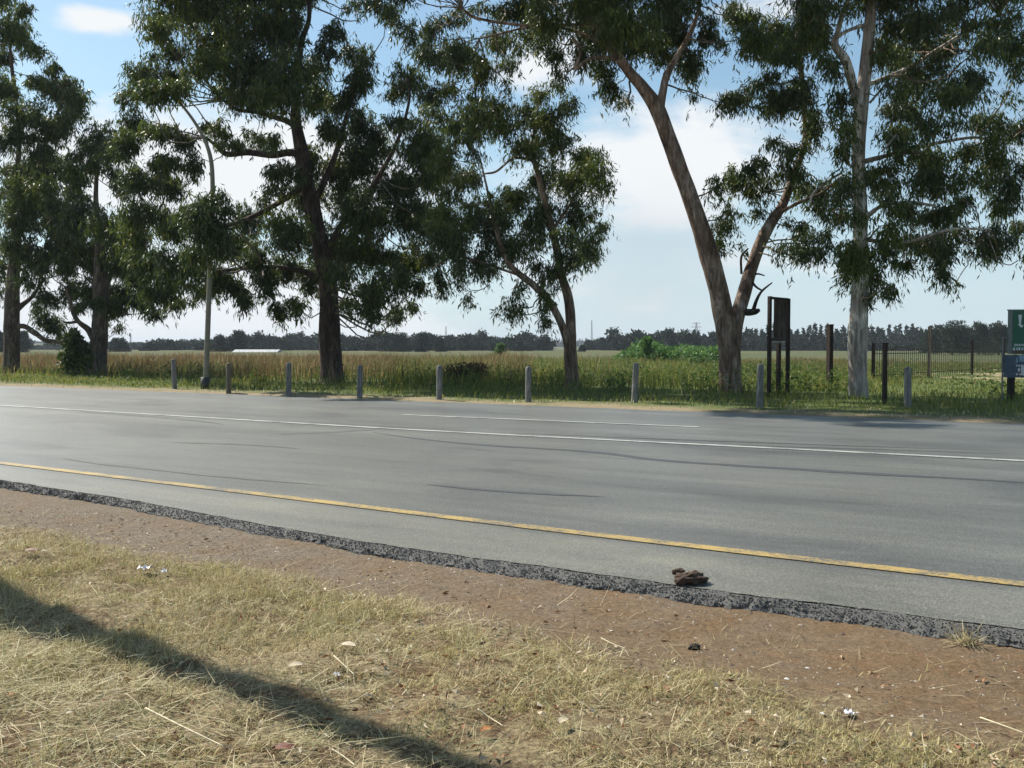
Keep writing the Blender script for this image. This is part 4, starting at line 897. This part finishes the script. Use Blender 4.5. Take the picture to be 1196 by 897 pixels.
for k, (pa, pb_, qa, qb, mt) in enumerate([(1187, 1190, 429, 439, 'sign_red'), (1191, 1194.5, 427, 438, 'sign_white'), (1184, 1187, 417, 424, 'sign_pale'), (1188.5, 1195, 415.5, 422, 'sign_pale'), (1196, 1203, 424, 436, 'sign_red'), (1204, 1212, 417, 438, 'sign_white'), (1214, 1222, 416, 430, 'sign_pale')]):
    b = MB(); x0_, x1_ = Xp(pa), Xp(pb_); sk = .02 * (-1) ** k; b.add([(x0_, -.0965 - .0008 * k, Zy(qb)), (x1_, -.0965 - .0008 * k, Zy(qb) + sk), (x1_ - sk, -.0965 - .0008 * k, Zy(qa)), (x0_ + sk, -.0965 - .0008 * k, Zy(qa) - sk)], [[0, 1, 2, 3]]); b.build('poster', M[mt], root)
b = MB(); b.box((xl - .07, 0, Zy(394)), (.16, .06, .045)); b.box((xl - .12, 0, Zy(394) / 2), (.035, .035, Zy(394))); b.build('bracket', M['sign_grey'], root)

# ---------------------------------------------------------------- dark burnt bush, white bag
def twiggy(px, bot, h, w_, label, mat, n=60):
    q = at(px, bot); root = empty('bush', q, label, 'bush'); b = MB()
    for k in range(n):
        a = rng.random() * 6.28; r = rng.random() ** .6 * w_; e = np.array([r * math.cos(a), r * math.sin(a), h * rng.uniform(.5, 1)]); b.tube(spline([(0.2 * e[0], .2 * e[1], -.05), e * (.45, .45, .55) + rng.normal(0, .05, 3), e], 5), np.linspace(.022, .006, 5), 4, 0, False)
    b.build('twigs', mat, root); P = shell((0, 0, h * .55), (w_, w_, h * .45), 700, .1); leafy('foliage', P, .11, M['dark_foliage'], root); return root


M['dark_foliage'] = blade_mat('dry_dark_leaf', [(0, (.03, .018, .016)), (.6, (.07, .04, .035)), (1, (.08, .07, .03))], None, 1, .2)
twiggy(536, 451, 1.05, .8, 'dark purplish dried bush in the tall grass, left of the white scrap', M['black_wood'])
twiggy(556, 450, 1.1, .6, 'dark dried bush in the tall grass, right behind the white scrap', M['black_wood'])


# ---------------------------------------------------------------- grass across the road
def scatter(u0, u1, Y0, Y1, n):
    """points over the field, even per square metre, inside a wedge seen from the road"""
    Yq = np.sqrt(rng.random(n) * (Y1 ** 2 - Y0 ** 2) + Y0 ** 2); u = rng.uniform(u0, u1, n); X = u * Yq
    return X, Yq


def tf(X, Y): return X * ET[0] + Y * ET[1]


def field_points(n, u0, u1, Y0, Y1, keep):
    X, Y = scatter(u0, u1, Y0, Y1, n); k = keep(X, Y); X, Y = X[k], Y[k]
    return np.column_stack([X, Y, field_h(X, Y) + .04])


def clumped(X, Y, f=.35): return fbm(X * f + 31, Y * f + 7, 3)


# short green verge grass around the bollards
P = field_points(130000, -.62, .62, 22, 75, lambda X, Y: (tf(X, Y) > 24.2 + 1.6 * (clumped(X, Y, .8) - .35)) & (tf(X, Y) < 32) & (rng.random(len(X)) < np.clip((tf(X, Y) - 23.6) / 3, .08, 1)))
n = len(P); H = rng.uniform(.07, .20, n) * (.7 + .8 * clumped(P[:, 0], P[:, 1], .6))
o = link('short_grass', blade_mesh('short_grass', P, H * 1.5, rng.uniform(.012, .03, n) * (P[:, 1] / 34), np.abs(rng.normal(.3, .3, n)), rng.random(n) * 6.28), M['fresh_blade']); tag(o, 'short green grass on the far verge around the bollards', kind='stuff')
# dry short tufts on the sandy strip
P = field_points(40000, -.62, .62, 19, 60, lambda X, Y: (tf(X, Y) > 23.6) & (tf(X, Y) < 26.5) & (clumped(X, Y, .9) > .40))
n = len(P); o = link('dry_grass', blade_mesh('dry_grass', P, rng.uniform(.05, .16, n), rng.uniform(.012, .025, n), np.abs(rng.normal(.6, .4, n)), rng.random(n) * 6.28), M['straw']); tag(o, 'dry straw tufts on the sandy strip by the far road edge', kind='stuff')
def in_path(X, Y):
    return (X / Y > .425 + .02 * (clumped(X, Y, .5) - .5)) & (Y > 48 + 6 * (clumped(X, Y, .4) - .4)) & (Y < 65)


xs_ = np.linspace(20, 48, 90); ys_ = np.linspace(45, 66, 40); PX, PY = np.meshgrid(xs_, ys_, indexing='ij'); edge_ = (clumped(PX, PY, .3) - .5) * 5
PZ = field_h(PX, PY) + .05 * np.minimum(1, np.minimum(np.minimum(PX - 21.5 - edge_, PY - 47.5 + edge_), 64.5 - PY - edge_))
i = np.arange(89)[:, None]; j = np.arange(39)[None]
o = link('path', mesh_np('path', np.stack([PX, PY, PZ], -1).reshape(-1, 3), np.stack([i * 40 + j, (i + 1) * 40 + j, (i + 1) * 40 + j + 1, i * 40 + j + 1], -1).reshape(-1, 4), True), M['sandy_path']); tag(o, kind='structure', label='bare sandy path in the field behind the green sign')
# tall tan grass, mostly left of the slender gum
def keep_tan(X, Y):
    u = X / Y; pr = np.where(u < -.12, .85, np.where(u < .02, .38, .10)); pr = np.where((u > .2) & (u < .345) & (Y > 60), .8, pr); pr = pr * np.where(tf(X, Y) < 27, 0, np.where(tf(X, Y) < 33, .02, np.where(tf(X, Y) < 35, .35, 1)))
    return rng.random(len(X)) < pr * (.12 + 2.0 * np.clip(clumped(X, Y, .22) - .33, 0, .5)) * ~in_path(X, Y)
P = field_points(210000, -.60, .60, 34, 120, keep_tan); n = len(P)
H = rng.uniform(.75, 1.35, n) * np.where(P[:, 0] / P[:, 1] > .40, .22, np.where(P[:, 0] / P[:, 1] > .2, .55, 1)) * (.30 + 1.3 * clumped(P[:, 0], P[:, 1], .17))
o = link('tall_dry_grass', blade_mesh('tall_dry_grass', P, H, rng.uniform(.018, .04, n) * (P[:, 1] / 45) ** .6, np.abs(rng.normal(.12, .12, n)), rng.random(n) * 6.28, np.abs(rng.normal(.35, .3, n))), M['tan_blade']); tag(o, 'tall tan grass standing in the field behind the gums', kind='stuff')
# green rank grass
def keep_green(X, Y):
    u = X / Y; pr = np.where(u < -.12, .55, 1.0); pr = pr * np.where(tf(X, Y) < 26.5, 0, 1) * np.where(tf(X, Y) < 30.5, .03, np.where(tf(X, Y) < 32.5, .5, 1))
    path = in_path(X, Y)
    return (rng.random(len(X)) < pr * (.3 + 1.3 * np.clip(clumped(X + 50, Y, .25) - .25, 0, .6))) & ~(path & (rng.random(len(X)) < .85))
P = field_points(260000, -.62, .62, 27, 110, keep_green); n = len(P); u = P[:, 0] / P[:, 1]; Y_ = P[:, 1]
H = rng.uniform(.35, .95, n) * (.55 + .8 * clumped(P[:, 0], P[:, 1], .2)) * np.where((u > .40) & (Y_ > 36), .24, np.where(u > .37, .5, 1)) * np.where(u > .37, 1, np.where(u > .18, .72, np.where(u < -.12, .75, 1.1)))
o = link('tall_green_grass', blade_mesh('tall_green_grass', P, H, rng.uniform(.015, .035, n) * (P[:, 1] / 40) ** .6, np.abs(rng.normal(.2, .2, n)), rng.random(n) * 6.28, np.abs(rng.normal(.5, .4, n))), M['fresh_blade']); tag(o, 'rank green grass in the field behind the gums', kind='stuff')
# leafy weeds between the slender gum and the sign
def keep_weed(X, Y):
    u = X / Y; return (rng.random(len(X)) < np.where(u > .36, .22, np.where(u > -.1, .7, .25))) & (clumped(X + 9, Y + 80, .45) > .47) & (tf(X, Y) > 30.5) & ~((X / Y > .41) & (Y > 38) & (Y < 66))
P0 = field_points(9000, -.6, .6, 28, 70, keep_weed); k = 16; own = np.repeat(np.arange(len(P0)), k); hh = rng.uniform(.35, .95, len(P0))
P = P0[own] + np.column_stack([rng.normal(0, .14, len(own)), rng.normal(0, .14, len(own)), rng.random(len(own)) * hh[own]]); n = len(P)
D = np.column_stack([rng.normal(0, 1, n), rng.normal(0, 1, n), rng.normal(.2, .5, n)]); L = rng.uniform(.08, .2, n)
o = link('weeds', leaf_mesh('weeds', P, D, L, L * rng.uniform(.3, .55, n)), M['weed_leaf']); tag(o, 'leafy green weeds growing through the grass behind the gums', kind='stuff')

# ---------------------------------------------------------------- the near verge: mown dry grass
def vz(S, T):
    X, Y = xy(S, T); return verge_z(S, T, X, Y)


def near_pts(n, s0=-15, s1=7, t0=1.2, t1=5.7, keep=None):
    S = rng.uniform(s0, s1, n); T = rng.uniform(t0, t1, n); X, Y = xy(S, T)
    k = (Y > 2.6) & (np.abs(X / np.maximum(Y, .1)) < .62)
    if keep is not None: k &= keep(S, T)
    S, T, X, Y = S[k], T[k], X[k], Y[k]; return np.column_stack([X, Y, vz(S, T) - .004]), S, T


edge_n = lambda S, T: T - np.interp(S, [-14, -9, -7, -5, -3.9, -3.2, -1.8, -1.3, -.5, 4], [4.95, 4.92, 4.87, 4.74, 4.7, 4.55, 4.62, 4.45, 4.37, 4.3]) + 1.1 * (fbm(S * 1.1 + 11, T * 1.1 + 3, 5) - .5)
gk = lambda S, T: rng.random(len(S)) < np.clip(.45 - edge_n(S, T) * 1.8, 0.015, 1) * np.clip(.06 + 2.1 * np.clip(fbm(S * 1.7, T * 1.7, 3) - .30, 0, .5) + 1.4 * (fbm(S * 6, T * 6, 2) - .5), .03, 1)
P, S, T = near_pts(1150000, keep=gk); n = len(P)
hl = .5 + 1.0 * fbm(S * .9 + 60, T * .9, 3); left = np.clip((-S - 2) / 6, 0, 1)
H = rng.uniform(.02, .055, n) * hl * (1 + .35 * left)
o = link('mown_grass', blade_mesh('mown_grass', P, H * 1.5, rng.uniform(.0022, .0048, n), np.abs(rng.normal(1.0, .42, n)), rng.random(n) * 6.28, rng.normal(.35, .6, n)), M['dry_blade']); tag(o, 'dry mown grass on the near verge', kind='stuff')
# longer green blades in patches
P, S, T = near_pts(260000, keep=lambda S, T: (edge_n(S, T) < -.25) & (rng.random(len(S)) < np.clip((fbm(S * .9 + 5, T * .9 + 77, 3) - .45) * 3.4, .03, 1) * .45)); n = len(P)
o = link('green_grass', blade_mesh('green_grass', P, rng.uniform(.04, .11, n), rng.uniform(.002, .0042, n), np.abs(rng.normal(.6, .4, n)), rng.random(n) * 6.28, rng.normal(.7, .4, n)), M['dry_green']); tag(o, 'greener patches in the mown grass of the near verge', kind='stuff')
# cut straw lying about
def straw_pts(n, keep): return near_pts(n, keep=keep)
P, S, T = straw_pts(170000, lambda S, T: rng.random(len(S)) < np.where(edge_n(S, T) > 0, .045, np.clip(.30 + .70 * np.clip((3.6 - T) / 1.6, 0, 1), 0, 1) * np.clip(fbm(S * 1.2, T * 1.2 + 30, 3) * 2 - .5, .1, 1))); n = len(P)
a0 = np.where(rng.random(n) < .5, rng.normal(.2, .6, n), rng.random(n) * 6.28)
P[:, 2] += rng.uniform(.012, .06, n) * (edge_n(S, T) < 0) + .004
o = link('straw', blade_mesh('straw', P, rng.gamma(2.0, .05, n) + .02, rng.uniform(.0014, .004, n), rng.normal(1.5, .12, n), a0, rng.normal(.08, .2, n)), M['straw']); tag(o, 'cut straw lying on the near verge', kind='stuff')
# tangled bunches of cut hay
nb = 900; S0 = rng.uniform(-14, 3, nb); T0 = rng.uniform(1.0, 4.3, nb); kk_ = rng.random(nb) < np.clip((4.6 - T0) / 2.2, .15, 1); S0, T0 = S0[kk_], T0[kk_]; nb = len(S0)
own = np.repeat(np.arange(nb), 34); n = len(own); dr = rng.random(nb) * 6.28
S = S0[own] + rng.normal(0, .10, n); T = T0[own] + rng.normal(0, .07, n); X, Y = xy(S, T); z = vz(S, T); P = np.column_stack([X, Y, z + rng.uniform(.01, .05, n)])
o = link('hay', blade_mesh('hay', P, rng.gamma(4, .035, n) + .04, rng.uniform(.0012, .003, n), rng.normal(1.35, .18, n), dr[own] + rng.normal(0, .55, n), rng.normal(.25, .35, n)), M['hay']); tag(o, 'tangled bunches of cut hay on the near verge', kind='stuff')
# fallen leaves
P, S, T = near_pts(26000, keep=lambda S, T: rng.random(len(S)) < np.where(edge_n(S, T) > 0, .12, .15 + .8 * (fbm(S * 1.3 + 8, T * 1.3 + 60, 3) > .5))); n = len(P); P[:, 2] += .012 + .025 * rng.random(n) * (edge_n(S, T) < 0)
L = rng.uniform(.015, .06, n); o = link('leaf_litter', leaf_mesh('leaf_litter', P, np.column_stack([rng.normal(0, 1, n), rng.normal(0, 1, n), rng.normal(0, .25, n)]), L, L * rng.uniform(.18, .4, n), .22), M['dead_leaf']); tag(o, 'fallen gum leaves scattered over the near verge', kind='stuff')
# stones on the bare earth
ico = np.array([(0, 0, 1), (.89, 0, .45), (.28, .85, .45), (-.72, .53, .45), (-.72, -.53, .45), (.28, -.85, .45), (.72, .53, -.45), (-.28, .85, -.45), (-.89, 0, -.45), (-.28, -.85, -.45), (.72, -.53, -.45), (0, 0, -1)])
icf = np.array([(0, 1, 2), (0, 2, 3), (0, 3, 4), (0, 4, 5), (0, 5, 1), (1, 6, 2), (2, 7, 3), (3, 8, 4), (4, 9, 5), (5, 10, 1), (2, 6, 7), (3, 7, 8), (4, 8, 9), (5, 9, 10), (1, 10, 6), (11, 7, 6), (11, 8, 7), (11, 9, 8), (11, 10, 9), (11, 6, 10)])
P, S, T = near_pts(260000, t0=3.9, t1=6.0, keep=lambda S, T: (edge_n(S, T) > -.3) & (rng.random(len(S)) < np.clip(.35 + (-S - 2) * .09, .3, .95) * np.clip(fbm(S * 1.5 + 3, T * 2.5, 3) * 2.6 - .7, .10, 1))); n = len(P)
r = .004 + .007 * rng.random(n) ** 2.5 + .010 * (rng.random(n) < .05) * rng.random(n)
V = P[:, None] + ico[None] * (r[:, None, None] * rng.uniform(.55, 1.25, (n, 12, 1))) * np.array([1, 1, .7]); F = (np.arange(n)[:, None, None] * 12 + icf[None]).reshape(-1, 3)
o = link('gravel', mesh_np('gravel', V.reshape(-1, 3), F), M['gravel']); tag(o, 'loose gravel on the bare earth by the road edge', kind='stuff')

# chips of stone standing out of the broken asphalt edge
n = 60000; k = rng.integers(0, len(EDGE_V), n); P = EDGE_V[k] + rng.normal(0, .004, (n, 3)); okk = (P[:, 1] > 3) & (P[:, 2] > -.085) & (P[:, 2] < -.002); P = P[okk]; n = len(P)
r = .0025 + .0038 * rng.random(n) ** 2
V = P[:, None] + ico[None] * (r[:, None, None] * rng.uniform(.6, 1.25, (n, 12, 1))); F = (np.arange(n)[:, None, None] * 12 + icf[None]).reshape(-1, 3)
m, t, b = newmat('edge_chips', .75, .3); t.links.new(ramp(t, island(t), [(0, (.075, .074, .070)), (.5, (.110, .108, .102)), (.92, (.145, .141, .132)), (1, (.24, .23, .21))]), b.inputs['Base Color'])
o = link('asphalt_chips', mesh_np('asphalt_chips', V.reshape(-1, 3), F), m); tag(o, 'dark stone chips in the crumbling asphalt edge', kind='stuff')


# ---------------------------------------------------------------- small things lying about
def lump_mesh(name, rx, ry, rz, seed, amp=.5):
    a = np.linspace(0, 2 * math.pi, 48, endpoint=False); e = np.linspace(-math.pi / 2, math.pi / 2, 27); A, E = np.meshgrid(a, e)
    nz = 1 + amp * (fbm(np.cos(A) * np.cos(E) * 3.4 + seed * 3 + 20, np.sin(A) * np.cos(E) * 3.4 + np.sin(E) * 3 + seed + 20, 5) - .5) * 2
    V = np.stack([np.cos(A) * np.cos(E) * rx * nz, np.sin(A) * np.cos(E) * ry * nz, np.sin(E) * rz * nz], -1).reshape(-1, 3)
    i = np.arange(26)[:, None]; j = np.arange(48)[None]; F = np.stack([i * 48 + j, i * 48 + (j + 1) % 48, (i + 1) * 48 + (j + 1) % 48, (i + 1) * 48 + j], -1).reshape(-1, 4)
    return mesh_np(name, V, F, True)


def lay(name, me, mat, px, py, dz, label, cat, rz=0, onroad=False, group=None):
    z = 0.0
    for _ in range(4):
        q = at(px, py, z); s, t_ = st(q); z = 0.0 if onroad else float(vz(np.array([s]), np.array([t_]))[0])
    o = link(name, me, mat); o.location = (q[0], q[1], z + dz); o.rotation_euler = (0, 0, rz); tag(o, label, cat, group); return o


lay('earth_clod', lump_mesh('earth_clod', .115, .075, .05, 1, .55), M['clod'], 806, 681, .03, 'larger dark brown earth clod lying on the asphalt by the edge', 'clod', .2, True, 'earth clods on the road')
lay('earth_clod', lump_mesh('earth_clod', .05, .036, .022, 4, .5), M['clod'], 793, 670, .014, 'smaller flat earth clod lying on the asphalt beyond the larger one', 'clod', .4, True, 'earth clods on the road')
lay('black_lump', lump_mesh('black_lump', .034, .024, .02, 2, .3), M['black_lump'], 811, 758, .012, 'small black lump on the bare red earth', 'lump', .2)
for (px, py, sz, lab) in [(170, 671, .05, 'crumpled white plastic scrap in the grass at left'), (192, 673, .026, 'small pale scrap right of the crumpled white plastic'), (992, 837, .024, 'small white paper scrap at the grass edge on the right'), (393, 795, .016, 'tiny white scrap in the grass below the middle'), (960, 836, .010, 'tiny pale scrap on the red earth, bottom right')]:
    a = rng.random((6, 6)) - .5; u = np.linspace(-1, 1, 6); U, Vv = np.meshgrid(u, u); V = np.stack([U * sz + a * sz * .35, Vv * sz * .7 + rng.normal(0, .15, (6, 6)) * sz, np.abs(rng.normal(.35, .3, (6, 6))) * sz], -1).reshape(-1, 3)
    i = np.arange(5)[:, None]; j = np.arange(5)[None]; F = np.stack([i * 6 + j, i * 6 + j + 1, (i + 1) * 6 + j + 1, (i + 1) * 6 + j], -1).reshape(-1, 4)
    lay('plastic_scrap', mesh_np('plastic_scrap', V, F), M['plastic_white'], px, py, .03 if px < 500 else .008, lab, 'litter', rng.random() * 3, group='litter on the near verge')


def dead_leaf(px, py, L, mat, label, rz):
    L = L * .72
    n = 9; k = np.linspace(0, 1, n); wv = np.sin(k * math.pi) ** .8 * L * .24; V = []
    for a, ww in zip(k, wv): V += [(a * L - L / 2, -ww, .02 * L + .10 * L * math.sin(a * 3)), (a * L - L / 2, 0, .10 * L * math.sin(a * 3)), (a * L - L / 2, ww, .08 * L + .10 * L * math.sin(a * 3))]
    i = np.arange(n - 1); F = np.concatenate([np.stack([i * 3, i * 3 + 3, i * 3 + 4, i * 3 + 1], 1), np.stack([i * 3 + 1, i * 3 + 4, i * 3 + 5, i * 3 + 2], 1)])
    lay('dead_leaf', mesh_np('dead_leaf', np.array(V), F, True), mat, px, py, .035, label, 'leaf', rz, group='single fallen leaves')


M['leaf_orange'] = simple_mat('orange_leaf', (.26, .10, .03), (.42, .19, .06), 20, .6); M['leaf_cream'] = simple_mat('cream_leaf', (.36, .30, .20), (.54, .47, .35), 20, .6); M['leaf_red'] = simple_mat('red_brown_leaf', (.09, .025, .015), (.18, .06, .035), 20, .6)
dead_leaf(568, 862, .09, M['leaf_orange'], 'orange dead leaf in the bottom grass right of the shadow', .5)
dead_leaf(36, 648, .16, M['leaf_red'], 'red brown dead leaf in the grass at upper left', .1)
dead_leaf(52, 654, .08, M['leaf_cream'], 'cream curled leaf beside the red brown leaf', .6)
dead_leaf(406, 762, .13, M['leaf_cream'], 'large cream curled leaf lit in the grass above the shadow', -.3)
dead_leaf(345, 786, .12, M['leaf_cream'], 'cream curled leaf just above the middle of the shadow', .4)
dead_leaf(658, 852, .10, M['leaf_cream'], 'cream curled leaf beside the stalks at bottom middle', .9)
dead_leaf(332, 884, .13, M['leaf_red'], 'red brown dead leaf at the bottom edge below the shadow', .1)
dead_leaf(82, 842, .06, M['leaf_cream'], 'pale leaf in the bottom left grass', .8)
dead_leaf(12, 820, .06, M['leaf_orange'], 'orange dead leaf on the left edge near the bottom', .8)


def stalk(pts, r, label):
    P = []
    for (px, py) in pts:
        z = 0.0
        for _ in range(4):
            q = at(px, py, z); s, t_ = st(q); z = float(vz(np.array([s]), np.array([t_]))[0]) + .045
        P.append(q)
    P = np.array(P); loc = P[0].copy(); b = MB(); n = 16; b.tube(spline(rel(P, loc), n), np.linspace(r, r * .6, n), 6, .1); o = b.build('dry_stalk', M['straw_stalk'], None, True); o.location = loc; tag(o, label, 'stalk', 'dry stalks lying in the grass')


M['straw_stalk'] = simple_mat('straw_stalk', (.42, .36, .22), (.62, .55, .38), 12, .6)
stalk([(170, 827), (210, 847), (262, 872)], .0045, 'longest pale dry stalk in the bottom left grass')
stalk([(390, 766), (402, 777), (414, 788)], .004, 'short pale dry stalk above the middle of the shadow')
stalk([(388, 875), (402, 884), (416, 895)], .004, 'dry stalk at the bottom edge below the shadow')
stalk([(558, 828), (572, 838), (588, 848)], .004, 'dry stalk right of the shadow end')
stalk([(1145, 838), (1168, 846), (1196, 856)], .004, 'dry stalk on the red earth at the right edge')
stalk([(194, 880), (206, 868), (222, 857)], .003, 'thin dry stalk left of the longest stalk')
stalk([(702, 745), (716, 752), (730, 757)], .003, 'thin straw on the earth left of the black lump')

# dry tuft at the asphalt edge
z = -.075; q = at(1128, 752, z); n = 150
P = np.column_stack([rng.normal(0, .03, n), rng.normal(0, .025, n), np.zeros(n)]); me = blade_mesh('grass_tuft', P, rng.uniform(.06, .2, n), rng.uniform(.003, .006, n), np.abs(rng.normal(.9, .45, n)), rng.random(n) * 6.28, rng.normal(.6, .4, n))
o = link('grass_tuft', me, M['straw']); o.location = q; tag(o, 'pale dry grass tuft against the asphalt edge at right', 'grass tuft')

# ---------------------------------------------------------------- air over the fields
X0, X1, Y0, Y1, Z0, Z1 = -4900, 4900, -4300, 5900, -3.0, 60.0
b = MB(); b.box(((X0 + X1) / 2, (Y0 + Y1) / 2, (Z0 + Z1) / 2), (X1 - X0, Y1 - Y0, Z1 - Z0))
m = bpy.data.materials.new('haze'); m.use_nodes = True; t = m.node_tree; t.nodes.clear()
out = t.nodes.new('ShaderNodeOutputMaterial'); pv = t.nodes.new('ShaderNodeVolumePrincipled'); pv.inputs['Color'].default_value = (.82, .90, 1, 1); pv.inputs['Density'].default_value = HAZE; t.links.new(pv.outputs[0], out.inputs['Volume'])
tag(b.build('haze', m), 'thin pale air over the fields', kind='stuff')
